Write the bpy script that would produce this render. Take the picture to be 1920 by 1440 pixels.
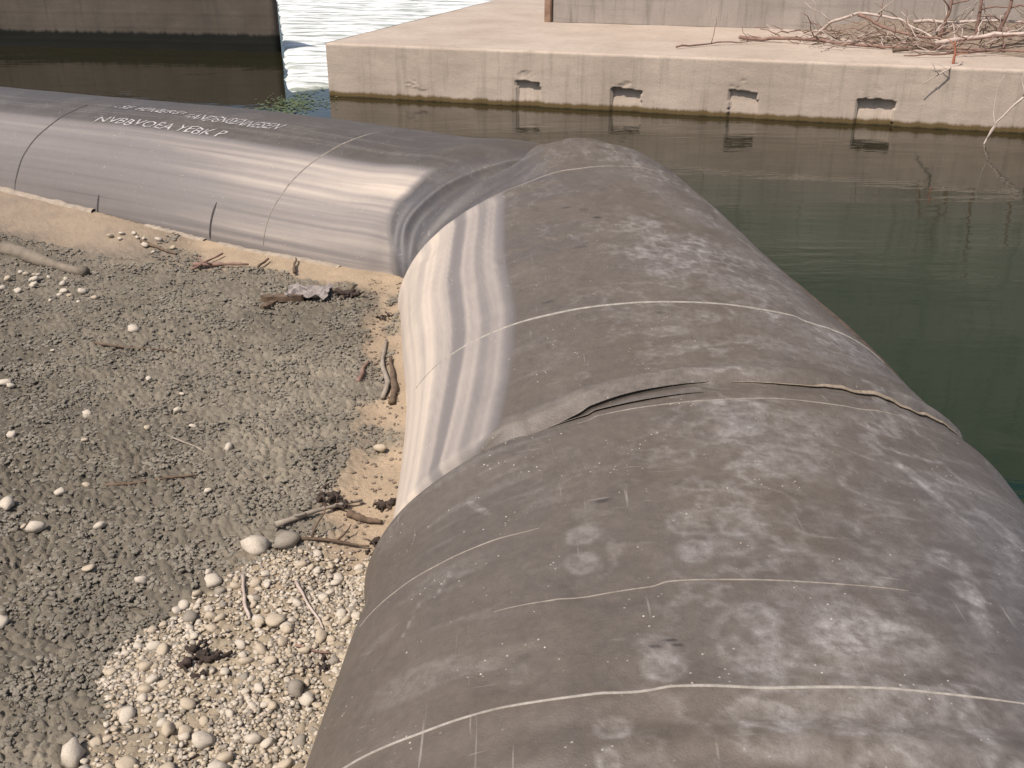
import bpy, bmesh, math, random
import numpy as np
from mathutils import Vector, Matrix, noise as mnoise

# ------------------------------------------------------------------ camera
scene = bpy.context.scene
for o in list(bpy.data.objects):
    bpy.data.objects.remove(o)
cam_d = bpy.data.cameras.new('camera')
cam = bpy.data.objects.new('camera', cam_d)
scene.collection.objects.link(cam)
cam.location = (0, 0, 1.6)
cam.rotation_euler = (math.radians(90 - 25.4), 0, 0)
cam_d.sensor_width = 36.0
cam_d.lens = 36.0 * 1870 / 1920
cam_d.clip_start = 0.05
cam_d.clip_end = 2000
scene.camera = cam

# ------------------------------------------------------------------ light
TO_SUN = Vector((-0.40, -0.38, 0.84)).normalized()
world = bpy.data.worlds.new('World')
scene.world = world
world.use_nodes = True
wn = world.node_tree
sky = wn.nodes.new('ShaderNodeTexSky')
sky.sky_type = 'NISHITA'
sky.sun_disc = False
sky.sun_elevation = math.asin(TO_SUN.z)
sky.sun_rotation = math.atan2(TO_SUN.x, TO_SUN.y)
sky.dust_density = 3.0
sky.air_density = 1.0
wn.links.new(sky.outputs[0], wn.nodes['Background'].inputs[0])
wn.nodes['Background'].inputs[1].default_value = 0.105
sun_d = bpy.data.lights.new('sun', 'SUN')
sun_d.energy = 4.4
sun_d.angle = math.radians(0.55)
sun_d.color = (1.0, 0.915, 0.825)
sun = bpy.data.objects.new('sun', sun_d)
sun.rotation_euler = TO_SUN.to_track_quat('Z', 'Y').to_euler()
sun.location = TO_SUN * 30
scene.collection.objects.link(sun)
vs = scene.view_settings
vs.view_transform = 'Standard'
vs.look = 'None'
vs.exposure = 0.27
vs.gamma = 1.0
vs.use_curve_mapping = False

# ------------------------------------------------------------------ helpers
RNG = np.random.default_rng(7)
random.seed(11)

def link(o):
    scene.collection.objects.link(o)
    return o

def tag(o, label=None, cat=None, group=None, kind=None):
    if label: o['label'] = label
    if cat: o['category'] = cat
    if group: o['group'] = group
    if kind: o['kind'] = kind
    return o

def empty(name, loc=(0, 0, 0)):
    o = bpy.data.objects.new(name, None)
    o.empty_display_size = 0.2
    o.location = loc
    return link(o)

def mesh_obj(name, verts, faces, mat=None, parent=None, smooth=True):
    me = bpy.data.meshes.new(name)
    me.from_pydata([tuple(v) for v in verts], [], [tuple(f) for f in faces])
    if smooth:
        me.polygons.foreach_set('use_smooth', [True] * len(me.polygons))
    me.update()
    if mat: me.materials.append(mat)
    o = link(bpy.data.objects.new(name, me))
    if parent: set_parent(o, parent)
    return o

def set_parent(o, p):
    o.parent = p
    o.matrix_parent_inverse = Matrix.Translation(-Vector(p.location))

def grid_mesh(name, P, mat=None, parent=None, flip=False):
    """P: (n, m, 3) array of points -> one smooth quad mesh, built fast."""
    n, m = P.shape[:2]
    idx = np.arange(n * m).reshape(n, m)
    q = np.stack([idx[:-1, :-1], idx[1:, :-1], idx[1:, 1:], idx[:-1, 1:]], -1).reshape(-1, 4)
    if flip: q = q[:, ::-1]
    me = bpy.data.meshes.new(name)
    me.vertices.add(n * m)
    me.vertices.foreach_set('co', P.reshape(-1).astype(np.float32))
    me.loops.add(q.size)
    me.loops.foreach_set('vertex_index', q.reshape(-1).astype(np.int32))
    me.polygons.add(len(q))
    me.polygons.foreach_set('loop_start', np.arange(0, q.size, 4, dtype=np.int32))
    me.polygons.foreach_set('loop_total', np.full(len(q), 4, dtype=np.int32))
    me.polygons.foreach_set('use_smooth', np.ones(len(q), dtype=bool))
    me.update(calc_edges=True)
    me.validate()
    if mat: me.materials.append(mat)
    o = link(bpy.data.objects.new(name, me))
    if parent: set_parent(o, parent)
    return o

def fast_mesh(name, V, F, mat, smooth):
    me = bpy.data.meshes.new(name); n, m = F.shape
    me.vertices.add(len(V)); me.vertices.foreach_set('co', V.astype(np.float32).ravel())
    me.loops.add(n * m); me.loops.foreach_set('vertex_index', F.astype(np.int32).ravel())
    me.polygons.add(n); me.polygons.foreach_set('loop_start', np.arange(0, n * m, m, dtype=np.int32))
    me.polygons.foreach_set('loop_total', np.full(n, m, dtype=np.int32))
    me.polygons.foreach_set('use_smooth', np.full(n, smooth, dtype=bool))
    me.update(calc_edges=True); me.materials.append(mat)
    return link(bpy.data.objects.new(name, me))

def col_attr(o, name, arr):
    a = o.data.color_attributes.new(name, 'FLOAT_COLOR', 'POINT')
    c = np.ones((len(o.data.vertices), 4), np.float32)
    c[:, :arr.shape[-1]] = arr.reshape(-1, arr.shape[-1])
    a.data.foreach_set('color', c.reshape(-1))

# --- numpy noise
_T = np.random.default_rng(3).random((256, 256))
def vnoise(x, y):
    xi = np.floor(x).astype(int); yi = np.floor(y).astype(int)
    fx = x - xi; fy = y - yi
    fx = fx * fx * (3 - 2 * fx); fy = fy * fy * (3 - 2 * fy)
    a = _T[xi & 255, yi & 255]; b = _T[(xi + 1) & 255, yi & 255]
    c = _T[xi & 255, (yi + 1) & 255]; d = _T[(xi + 1) & 255, (yi + 1) & 255]
    return (a * (1 - fx) + b * fx) * (1 - fy) + (c * (1 - fx) + d * fx) * fy
def fbm(x, y, oct=4, g=0.5):
    s = 0; a = 1; t = 0
    for i in range(oct):
        s = s + a * vnoise(x * 2 ** i + 17.3 * i, y * 2 ** i + 9.1 * i); t += a; a *= g
    return s / t
_J = np.random.default_rng(5).random((256, 256, 3))
def worley(x, y):
    xi = np.floor(x).astype(int); yi = np.floor(y).astype(int)
    f1 = np.full(x.shape, 9.0); f2 = np.full(x.shape, 9.0); idv = np.zeros(x.shape)
    for dx in (-1, 0, 1):
        for dy in (-1, 0, 1):
            j = _J[(xi + dx) & 255, (yi + dy) & 255]
            d = np.hypot(xi + dx + j[..., 0] - x, yi + dy + j[..., 1] - y)
            near = d < f1
            f2 = np.where(near, f1, np.minimum(f2, d))
            idv = np.where(near, j[..., 2], idv)
            f1 = np.where(near, d, f1)
    return f1, f2, idv
def sstep(a, b, x):
    t = np.clip((x - a) / (b - a), 0, 1)
    return t * t * (3 - 2 * t)

# --- node helpers
class N:
    def __init__(self, name):
        self.m = bpy.data.materials.new(name); self.m.use_nodes = True
        self.t = self.m.node_tree; self.b = self.t.nodes['Principled BSDF']
    def n(self, kind, **kw):
        x = self.t.nodes.new('ShaderNode' + kind)
        for k, v in kw.items(): setattr(x, k, v)
        return x
    def l(self, a, b): self.t.links.new(a, b)
    def coord(self, scale=(1, 1, 1), out='Object'):
        tc = self.n('TexCoord'); mp = self.n('Mapping')
        mp.inputs['Scale'].default_value = scale
        self.l(tc.outputs[out], mp.inputs[0]); return mp.outputs[0]
    def noise(self, vec, scale, detail=4, rough=0.55):
        x = self.n('TexNoise'); x.inputs['Scale'].default_value = scale
        x.inputs['Detail'].default_value = detail; x.inputs['Roughness'].default_value = rough
        if vec is not None: self.l(vec, x.inputs['Vector'])
        return x.outputs['Fac']
    def ramp(self, fac, stops):
        r = self.n('ValToRGB'); e = r.color_ramp.elements
        while len(e) < len(stops): e.new(0.5)
        for q, (p, c) in zip(e, stops):
            q.position = p; q.color = (c, c, c, 1) if isinstance(c, (int, float)) else (*c, 1)
        self.l(fac, r.inputs[0]); return r.outputs[0]
    def mix(self, f, a, b, blend='MIX'):
        x = self.n('Mix', data_type='RGBA', blend_type=blend)
        for s, v in ((x.inputs[0], f), (x.inputs[6], a), (x.inputs[7], b)):
            if hasattr(v, 'is_linked'): self.l(v, s)
            elif isinstance(v, (int, float)): s.default_value = v
            else: s.default_value = (*v, 1)
        return x.outputs[2]
    def math(self, op, a, b=0.0):
        x = self.n('Math', operation=op)
        for s, v in ((x.inputs[0], a), (x.inputs[1], b)):
            if hasattr(v, 'is_linked'): self.l(v, s)
            else: s.default_value = v
        return x.outputs[0]
    def bump(self, h, strength, dist):
        x = self.n('Bump'); x.inputs['Strength'].default_value = strength
        x.inputs['Distance'].default_value = dist
        self.l(h, x.inputs['Height']); self.l(x.outputs[0], self.b.inputs['Normal'])
    def base(self, c):
        if hasattr(c, 'is_linked'): self.l(c, self.b.inputs['Base Color'])
        else: self.b.inputs['Base Color'].default_value = (*c, 1)
    def rough(self, v):
        if hasattr(v, 'is_linked'): self.l(v, self.b.inputs['Roughness'])
        else: self.b.inputs['Roughness'].default_value = v
    def attr(self, name):
        a = self.n('Attribute', attribute_name=name); s = self.n('SeparateColor')
        self.l(a.outputs['Color'], s.inputs[0]); return s.outputs, a.outputs['Color']

# ------------------------------------------------------------------ materials
def mat_rubber():
    k = N('dusty_rubber')
    v = k.coord((1, 1, 1))
    at = k.n('Attribute', attribute_name='stain'); sp_ = k.n('SeparateColor'); k.l(at.outputs['Color'], sp_.inputs[0]); ch = sp_.outputs  # stains, together with the painted fold shade and side sleeve's sheen
    n1 = k.noise(v, 2.2, 5)
    n2 = k.noise(v, 30, 6, 0.75)
    n3 = k.noise(v, 160, 2, 0.6)
    n4 = k.noise(v, 8, 8, 0.7)
    clean = k.mix(n4, (0.056, 0.053, 0.058), (0.078, 0.073, 0.077))
    brown = k.mix(k.ramp(n4, [(0.2, 0.0), (0.8, 1.0)]), (0.084, 0.065, 0.048), (0.125, 0.100, 0.076))
    c = k.mix(ch[1], clean, brown)
    c = k.mix(1.0, c, k.mix(k.ramp(n2, [(0.3, 0.0), (0.7, 1.0)]), (0.88, 0.88, 0.88), (1.12, 1.12, 1.12)), 'MULTIPLY')
    grain = k.ramp(n2, [(0.34, 0.25), (0.66, 1.0)])
    w = k.math('MULTIPLY', ch[0], grain)
    c = k.mix(w, c, (0.50, 0.475, 0.465))
    # scratches
    for rot, sc in ((0.5, (70, 3, 20)), (-0.7, (4, 80, 20))):
        tc = k.n('TexCoord'); mp = k.n('Mapping'); mp.inputs['Scale'].default_value = sc; mp.inputs['Rotation'].default_value = (0, 0, rot)
        k.l(tc.outputs['Object'], mp.inputs[0])
        sn = k.ramp(k.noise(mp.outputs[0], 1.0, 2, 0.5), [(0.70, 0.0), (0.76, 0.45)])
        gt = k.ramp(n1, [(0.42, 0.0), (0.6, 1.0)])
        c = k.mix(k.math('MULTIPLY', sn, gt), c, (0.32, 0.295, 0.27))
    # dried silt bands along the sleeve; the side sleeve's include painted sheen
    silt = k.ramp(at.outputs['Alpha'], [(0.0, (0.092, 0.081, 0.074)), (0.35, (0.165, 0.148, 0.142)), (0.7, (0.31, 0.272, 0.243)), (1.0, (0.45, 0.385, 0.325))])
    silt = k.mix(1.0, silt, k.mix(n4, (0.9, 0.9, 0.9), (1.1, 1.09, 1.08)), 'MULTIPLY')
    c = k.mix(k.ramp(at.outputs['Alpha'], [(0.02, 0.0), (0.16, 1.0)]), c, silt)
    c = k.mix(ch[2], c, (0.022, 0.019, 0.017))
    # tiny pale specks of grit
    sp = k.n('TexVoronoi'); sp.inputs['Scale'].default_value = 42; k.l(v, sp.inputs['Vector'])
    spk = k.ramp(sp.outputs['Distance'], [(0.08, 0.8), (0.15, 0.0)])
    gate = k.ramp(k.noise(v, 7, 3), [(0.54, 0.0), (0.64, 1.0)])
    c = k.mix(k.math('MULTIPLY', spk, gate), c, (0.52, 0.47, 0.40))
    k.base(c)
    r = k.math('ADD', k.math('MULTIPLY', k.math('ADD', ch[0], at.outputs['Alpha']), 0.40), k.math('MULTIPLY', n2, 0.30))
    k.rough(k.math('ADD', r, 0.40))
    k.l(k.math('SUBTRACT', 0.48, k.math('MULTIPLY', at.outputs['Alpha'], 0.36)), k.b.inputs['Specular IOR Level'])
    k.bump(k.math('ADD', n3, k.math('MULTIPLY', n2, 1.2)), 0.35, 0.004)
    return k.m

def simple(name, c1, c2, scale=20, rough=0.85, bump=0.3, dist=0.01, stretch=(1, 1, 1)):
    k = N(name); v = k.coord(stretch)
    n = k.noise(v, scale, 6, 0.65)
    k.base(k.mix(k.ramp(n, [(0.3, 0.0), (0.7, 1.0)]), c1, c2)); k.rough(rough); k.bump(n, bump, dist)
    return k.m

def mat_ground():
    k = N('river_mud'); v = k.coord()
    ch, col = k.attr('tint')
    n = k.noise(v, 90, 5, 0.7); n2 = k.noise(v, 3.0, 4)
    c = k.mix(1.0, col, k.mix(n, (0.55, 0.55, 0.55), (1.45, 1.43, 1.40)), 'MULTIPLY')
    c = k.mix(1.0, c, k.mix(n2, (0.82, 0.82, 0.84), (1.18, 1.16, 1.12)), 'MULTIPLY')
    k.base(c); k.rough(0.95); k.b.inputs['Specular IOR Level'].default_value = 0.2
    k.bump(n, 0.6, 0.012)
    return k.m

def mat_concrete(name, a, b, band=None, water=-0.45, streak=0.35, dark=(0.1, 0.09, 0.07)):
    k = N(name); v = k.coord()
    n1 = k.noise(v, 1.3, 6, 0.6); n2 = k.noise(v, 55, 5, 0.7)
    vs_ = k.coord((6, 6, 0.5)); n3 = k.noise(vs_, 1.6, 5, 0.65)
    hz_ = k.coord((0.5, 0.5, 9)); n4 = k.noise(hz_, 1.2, 4, 0.6)
    c = k.mix(k.ramp(n1, [(0.3, 0.0), (0.7, 1.0)]), a, b)
    c = k.mix(1.0, c, k.mix(n2, (0.78, 0.78, 0.78), (1.2, 1.2, 1.2)), 'MULTIPLY')
    c = k.mix(k.math('MULTIPLY', k.ramp(n3, [(0.52, 0.0), (0.72, 1.0)]), streak), c, dark)
    c = k.mix(k.math('MULTIPLY', k.ramp(n4, [(0.55, 0.0), (0.75, 1.0)]), streak * 0.6), c, dark)
    if band:
        g = k.n('NewGeometry'); s = k.n('SeparateXYZ'); k.l(g.outputs['Position'], s.inputs[0])
        for (h, soft, colr, amt) in band:
            z = k.math('ADD', s.outputs[2], k.math('MULTIPLY', k.math('SUBTRACT', n3, 0.5), -soft * 2.5))
            mr = k.n('MapRange'); k.l(z, mr.inputs[0])
            mr.inputs[1].default_value = water + h + soft; mr.inputs[2].default_value = water + h
            mr.inputs[3].default_value = 0; mr.inputs[4].default_value = amt
            c = k.mix(mr.outputs[0], c, colr)
    k.base(c); k.rough(0.9); k.b.inputs['Specular IOR Level'].default_value = 0.25
    k.bump(k.math('ADD', n2, n1), 0.35, 0.012)
    return k.m

def mat_water():
    k = N('pond_water'); v = k.coord((0.55, 1.6, 1))
    n1 = k.noise(v, 1.1, 3, 0.5); n2 = k.noise(v, 4.5, 3, 0.5); n3 = k.noise(v, 16, 2, 0.5)
    big = k.noise(k.coord((1, 1, 1)), 0.5, 2)
    k.base(k.mix(big, (0.006, 0.017, 0.009), (0.012, 0.025, 0.012)))
    k.rough(0.03); k.b.inputs['IOR'].default_value = 1.33
    g_ = k.n('NewGeometry'); sx_ = k.n('SeparateXYZ'); k.l(g_.outputs['Position'], sx_.inputs[0])
    mr = k.n('MapRange', interpolation_type='SMOOTHSTEP'); k.l(k.math('ADD', sx_.outputs[1], k.math('MULTIPLY', sx_.outputs[0], 0.3)), mr.inputs[0])
    mr.inputs[1].default_value = 7.2; mr.inputs[2].default_value = 10.5
    k.base(k.mix(mr.outputs[0], k.mix(big, (0.005, 0.015, 0.008), (0.009, 0.021, 0.011)), (0.015, 0.013, 0.006)))  # browner toward the footing, its tan reflection put into the water colour
    calm = k.ramp(k.noise(k.coord((0.5, 1.0, 1)), 0.45, 2), [(0.45, 0.15), (0.62, 1.0)])
    h = k.math('ADD', k.math('MULTIPLY', n1, 1.0), k.math('MULTIPLY', n2, 0.55))
    h = k.math('MULTIPLY', k.math('ADD', h, k.math('MULTIPLY', n3, 0.05)), calm)
    k.bump(h, 0.36, 0.05)
    return k.m

def mat_glare():  # sky glare painted as diffuse white with grey ripple marks
    k = N('white_glare'); v = k.coord((0.45, 1.5, 1))
    n1 = k.noise(v, 2.4, 6, 0.65); n2 = k.noise(v, 0.7, 4, 0.6)
    f = k.ramp(n1, [(0.40, 0.0), (0.56, 1.0)])
    c = k.mix(f, (0.24, 0.26, 0.21), (0.84, 0.84, 0.82))
    c = k.mix(k.ramp(n2, [(0.6, 0.0), (0.75, 0.35)]), c, (0.45, 0.46, 0.42))
    k.base(c); k.rough(0.35); k.b.inputs['IOR'].default_value = 1.33
    k.bump(n1, 0.5, 0.06)
    return k.m

RUBBER = mat_rubber()
GROUND = mat_ground()
WATER = mat_water()
GLARE = mat_glare()
CONC = mat_concrete('pale_concrete', (0.335, 0.272, 0.220), (0.445, 0.368, 0.302),
                    band=[(0.045, 0.03, (0.10, 0.065, 0.022), 0.95), (0.0, 0.02, (0.03, 0.024, 0.01), 0.9)])
CONC_UP = mat_concrete('grey_concrete', (0.25, 0.215, 0.19), (0.34, 0.295, 0.262), streak=0.5)
PIER = mat_concrete('shaded_concrete', (0.068, 0.055, 0.044), (0.105, 0.087, 0.071),  # shade on the pier put into its base colour, under streaks and algae
                    band=[(0.23, 0.05, (0.006, 0.007, 0.005), 0.97)], streak=0.6, dark=(0.05, 0.045, 0.04))
PEB = [simple('pale_pebble', (0.33, 0.28, 0.22), (0.50, 0.44, 0.36), 9, 0.8, 0.2, 0.004),
       simple('tan_pebble', (0.30, 0.24, 0.17), (0.44, 0.37, 0.28), 11, 0.85, 0.2, 0.004),
       simple('grey_pebble', (0.17, 0.145, 0.115), (0.27, 0.235, 0.19), 11, 0.85, 0.2, 0.004)]
CLOD = simple('dried_mud_clod', (0.10, 0.088, 0.069), (0.215, 0.188, 0.148), 4, 0.95, 0.5, 0.006)
BARK = simple('weathered_bark', (0.055, 0.036, 0.022), (0.15, 0.10, 0.065), 30, 0.9, 0.6, 0.004, (1, 1, 1))
TWIG_RED = simple('red_brown_twig', (0.12, 0.066, 0.048), (0.25, 0.155, 0.12), 14, 0.85, 0.3, 0.003)
TWIG_PALE = simple('bleached_branch', (0.30, 0.23, 0.19), (0.48, 0.40, 0.35), 12, 0.85, 0.3, 0.003)
DRIFT = simple('grey_driftwood', (0.17, 0.14, 0.11), (0.30, 0.255, 0.205), 18, 0.9, 0.5, 0.004)
FRAY = simple('frayed_tan_cord', (0.15, 0.115, 0.082), (0.32, 0.255, 0.185), 60, 0.9, 0.5, 0.003)
SEAM = simple('pale_seam', (0.19, 0.168, 0.145), (0.34, 0.31, 0.275), 40, 0.85, 0.3, 0.002)
SEAM_DULL = simple('dull_seam', (0.15, 0.128, 0.108), (0.27, 0.235, 0.20), 30, 0.85, 0.3, 0.002)
FIN = simple('wet_brown_rubber', (0.035, 0.025, 0.018), (0.11, 0.08, 0.055), 14, 0.6, 0.3, 0.003)
SEAM_DK = simple('dark_seam', (0.03, 0.027, 0.026), (0.06, 0.052, 0.05), 40, 0.8, 0.3, 0.002)
CHALK = simple('white_paint', (0.14, 0.125, 0.12), (0.50, 0.48, 0.48), 26, 0.9, 0.1, 0.002)
SOIL = simple('leaf_litter', (0.10, 0.075, 0.055), (0.24, 0.185, 0.14), 22, 0.95, 0.6, 0.01)
BANK = simple('gravel_bank', (0.30, 0.27, 0.22), (0.50, 0.46, 0.40), 4, 0.95, 0.5, 0.05)
ALGAE = simple('green_algae', (0.04, 0.06, 0.02), (0.12, 0.15, 0.06), 12, 0.7, 0.4, 0.01)

#GEO-BEGIN  ------------------------------------------------------- dam shape
# each station: crest, left side, right side (real metres; crest about z = 0)
ST_B = np.array([
    [(.60, -2.0, 0), (-.56, -2.0, -.62), (2.02, -2.0, -.62)],
    [(.60, 0.8, 0), (-.62, 0.9, -.62), (2.02, 0.8, -.62)],
    [(.60, 1.75, 0), (-.60, 1.80, -.62), (2.02, 1.75, -.62)],
    [(.64, 2.6, .01), (-.54, 2.50, -.62), (2.00, 2.62, -.62)],
    [(.66, 3.40, 0.0), (-.47, 3.12, -.62), (1.97, 3.62, -.62)],
    [(.655, 4.23, 0.0), (-.50, 4.12, -.62), (1.88, 4.45, -.62)],
    [(.55, 5.40, .05), (-.62, 5.15, -.62), (1.68, 5.75, -.62)],
    [(.46, 6.30, .11), (-.69, 5.80, -.62), (1.52, 6.90, -.62)],
    [(.38, 6.88, .145), (-.72, 6.12, -.62), (1.30, 7.60, -.62)],
    [(.30, 7.20, .08), (-.70, 6.32, -.62), (1.05, 8.00, -.62)]])
KB = np.array([-2.0, 0.8, 1.75, 2.6, 3.4, 4.23, 5.4, 6.3, 6.85, 7.2])
ST_A = np.array([
    [(.26, 7.04, -.03), (-.64, 6.25, -.62), (1.06, 7.80, -.62)],
    [(.08, 7.14, -.035), (-.80, 6.36, -.62), (.92, 8.05, -.62)],
    [(-.20, 7.30, .05), (-1.00, 6.43, -.62), (.66, 8.30, -.62)],
    [(-.62, 7.53, .04), (-1.36, 6.62, -.62), (.12, 8.52, -.62)],
    [(-1.05, 7.78, .05), (-1.78, 6.86, -.62), (-.33, 8.75, -.62)],
    [(-1.87, 8.24, .07), (-2.55, 7.31, -.62), (-1.2, 9.20, -.62)],
    [(-4.80, 9.55, .08), (-5.25, 8.72, -.62), (-4.3, 10.6, -.62)],
    [(-10.0, 12.0, .10), (-10.4, 11.05, -.62), (-9.5, 13.1, -.62)]])
KA = np.array([0.0, 0.18, 0.5, 1.0, 1.5, 2.44, 5.65, 11.4])

def hermite(K, V, k):
    K = np.asarray(K); n = len(K)
    sl = (V[1:] - V[:-1]) / (K[1:] - K[:-1]).reshape(-1, *[1] * (V.ndim - 1))
    h = np.diff(K)
    m = np.empty_like(V)
    m[0] = sl[0]; m[-1] = sl[-1]
    for i in range(1, n - 1):
        m[i] = (sl[i - 1] * h[i] + sl[i] * h[i - 1]) / (h[i] + h[i - 1])
    i = np.clip(np.searchsorted(K, k, side='right') - 1, 0, n - 2)
    d = (K[i + 1] - K[i]); t = (k - K[i]) / d
    sh = (-1,) + (1,) * (V.ndim - 1)
    t = t.reshape(sh); d = d.reshape(sh)
    return ((2 * t**3 - 3 * t**2 + 1) * V[i] + (t**3 - 2 * t**2 + t) * d * m[i]
            + (-2 * t**3 + 3 * t**2) * V[i + 1] + (t**3 - t**2) * d * m[i + 1])

def surf(K, ST, k, th):
    """k (n,), th (m,) in radians -> (n, m, 3)"""
    S = hermite(K, ST, np.asarray(k, float))
    C, L, R = S[:, 0], S[:, 1], S[:, 2]
    th = np.asarray(th)
    s = np.abs(np.sin(th)); c = 1 - np.cos(th)
    left = (th < 0)[None, :, None]
    H = np.where(left, (L - C)[:, None, :], (R - C)[:, None, :])
    P = np.empty((len(S), len(th), 3))
    P[..., :2] = C[:, None, :2] + H[..., :2] * s[None, :, None]
    P[..., 2] = C[:, None, 2] + H[..., 2] * c[None, :]
    return P

def normals(P, flip=1):
    du = np.gradient(P, axis=0); dv = np.gradient(P, axis=1)
    n = np.cross(dv, du) * flip
    n /= np.linalg.norm(n, axis=-1, keepdims=True) + 1e-9
    return n
#GEO-END

KF = 3.4                                     # the fold between the near and the far length of sleeve
def disp_B(K_, T_):
    q = np.sin(np.clip(T_, -math.pi / 2, math.pi / 2))
    d = K_ - KF
    left = sstep(-0.15, -0.75, q)
    A = 0.022 + 0.075 * left + 0.010 * sstep(0.1, 0.7, q)
    g = -A * np.where(d < 0, np.exp(-(d / 0.10) ** 2), np.exp(-(d / 0.03) ** 2))
    g += 0.014 * (1 - left) * np.exp(-((d - 0.075) / 0.04) ** 2)       # rounded ridge past the fold
    g += (0.012 + 0.035 * left) * np.exp(-((d + 0.20) / 0.15) ** 2)        # near length swells before it
    # low lengthwise and crosswise waves
    g += 0.010 * (fbm(K_ * 1.3, T_ * 1.2 + 3, 3) - 0.5) * 2
    # wide ripples near the camera (loose rubber)
    near = sstep(2.0, 1.5, K_)
    g += near * 0.010 * np.sin((K_ - 0.12 * np.cos(T_)) * 2 * math.pi / 0.16) * sstep(-0.9, 0.0, q) * sstep(1.0, 0.5, q)
    # creases running across the top at the far bend
    e = 7.2 - K_
    wr = np.exp(-((e - 0.55) / 0.32) ** 2)
    g += wr * 0.013 * np.sin(e * 2 * math.pi / 0.20 + 0.8 * T_ + 3 * fbm(K_ * 2, T_ * 3, 2)) * sstep(-0.85, -0.3, q)
    g += 0.03 * np.exp(-((e - 0.07) / 0.05) ** 2) * sstep(-0.6, -0.1, q)
    vl = sstep(6.27, 6.50, K_) * sstep(-0.08, -0.40, q)
    g += -0.075 * vl + 0.045 * np.exp(-((K_ - 6.80) / 0.07) ** 2) * vl
    g += 0.014 * np.exp(-((K_ - 6.23) / 0.06) ** 2) * sstep(0.1, -0.3, q)
    # small dents
    g += -0.010 * sstep(0.66, 0.80, fbm(K_ * 3.1 + 5, T_ * 4.0, 2)) * sstep(1.2, 1.8, K_)
    return g

BEND_X = np.linspace(-100, 60, 161)
BEND_Y = np.interp(BEND_X, [-95, -82, -69, -57, -32, -16, 0, 40], [.12, .15, .25, .43, .46, .41, .38, .30])
BEND_Y = np.convolve(np.pad(BEND_Y, 8, mode='edge'), np.ones(17) / 17, 'valid')
def disp_A(K_, T_):
    q = np.sin(np.clip(T_, -math.pi / 2, math.pi / 2))
    g = 0.008 * (fbm(K_ * 1.1 + 8, T_ * 1.2, 3) - 0.5) * 2
    kb_ = np.interp(np.degrees(T_), BEND_X, BEND_Y)
    g += -0.022 * np.exp(-((K_ - 0.40 * kb_) / 0.05) ** 2)
    g += 0.016 * np.exp(-((K_ - 0.62 * kb_) / 0.04) ** 2)
    g += 0.010 * np.exp(-((K_ - 1.05 * kb_) / 0.06) ** 2)
    return g

def place(K, ST, disp, k, th, lift=0.0):
    k = np.atleast_1d(k); th = np.atleast_1d(th)
    P = surf(K, ST, k, th)
    n = normals_at(K, ST, k, th)
    return P + n * (disp(*np.meshgrid(k, th, indexing='ij')) + lift)[..., None]

def normals_at(K, ST, k, th):
    e = 1e-3
    du = surf(K, ST, k + e, th) - surf(K, ST, k - e, th)
    dv = surf(K, ST, k, th + e) - surf(K, ST, k, th - e)
    n = np.cross(dv, du)
    n /= np.linalg.norm(n, axis=-1, keepdims=True) + 1e-12
    mid = surf(K, ST, k, np.array([0.0]))
    flip = np.sign(n[:, len(th) // 2, 2:3])
    # outward: dot with vector from the tube's inside
    S = hermite(K, ST, np.asarray(k, float))
    inside = (S[:, 1] + S[:, 2]) / 2
    outv = surf(K, ST, k, th) - inside[:, None, :]
    sg = np.sign((n * outv).sum(-1, keepdims=True)); sg[sg == 0] = 1
    return n * sg

def surf_pair(K, ST, k, th):
    S = hermite(K, ST, np.asarray(k, float)); C, L, R = S[:, 0], S[:, 1], S[:, 2]
    H = np.where((th < 0)[:, None], L - C, R - C)
    P = np.empty((len(k), 3))
    P[:, :2] = C[:, :2] + H[:, :2] * np.abs(np.sin(th))[:, None]
    P[:, 2] = C[:, 2] + H[:, 2] * (1 - np.cos(th))
    return P, (L + R) / 2
def surf_pt(which, k, th, lift=0.0):
    """matched arrays k, th -> points on the dam surface, lifted along the normal"""
    K, ST, D = (KB, ST_B, disp_B) if which == 'B' else (KA, ST_A, disp_A)
    k = np.asarray(k, float); th = np.asarray(th, float); sh = k.shape
    k = k.ravel(); th = th.ravel(); e = 1e-3
    P, inside = surf_pair(K, ST, k, th)
    n = np.cross(surf_pair(K, ST, k, th + e)[0] - surf_pair(K, ST, k, th - e)[0], surf_pair(K, ST, k + e, th)[0] - surf_pair(K, ST, k - e, th)[0])
    n /= np.linalg.norm(n, axis=-1, keepdims=True) + 1e-12
    n *= np.where((n * (P - inside)).sum(-1, keepdims=True) < 0, -1, 1)
    return (P + n * (D(k, th) + np.ravel(lift) * np.ones(len(k)))[:, None]).reshape(*sh, 3)

# ------------------------------------------------------------------ the setting
WZ = -0.45
bed = mesh_obj('riverbed', [(-300, -200, -.9), (300, -200, -.9), (300, 400, -.9), (-300, 400, -.9)], [(0, 1, 2, 3)],
               simple('riverbed_mud', (0.10, 0.085, 0.065), (0.20, 0.175, 0.135), 2, 0.95, 0.5, 0.02), smooth=False)
tag(bed, kind='structure')

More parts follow.
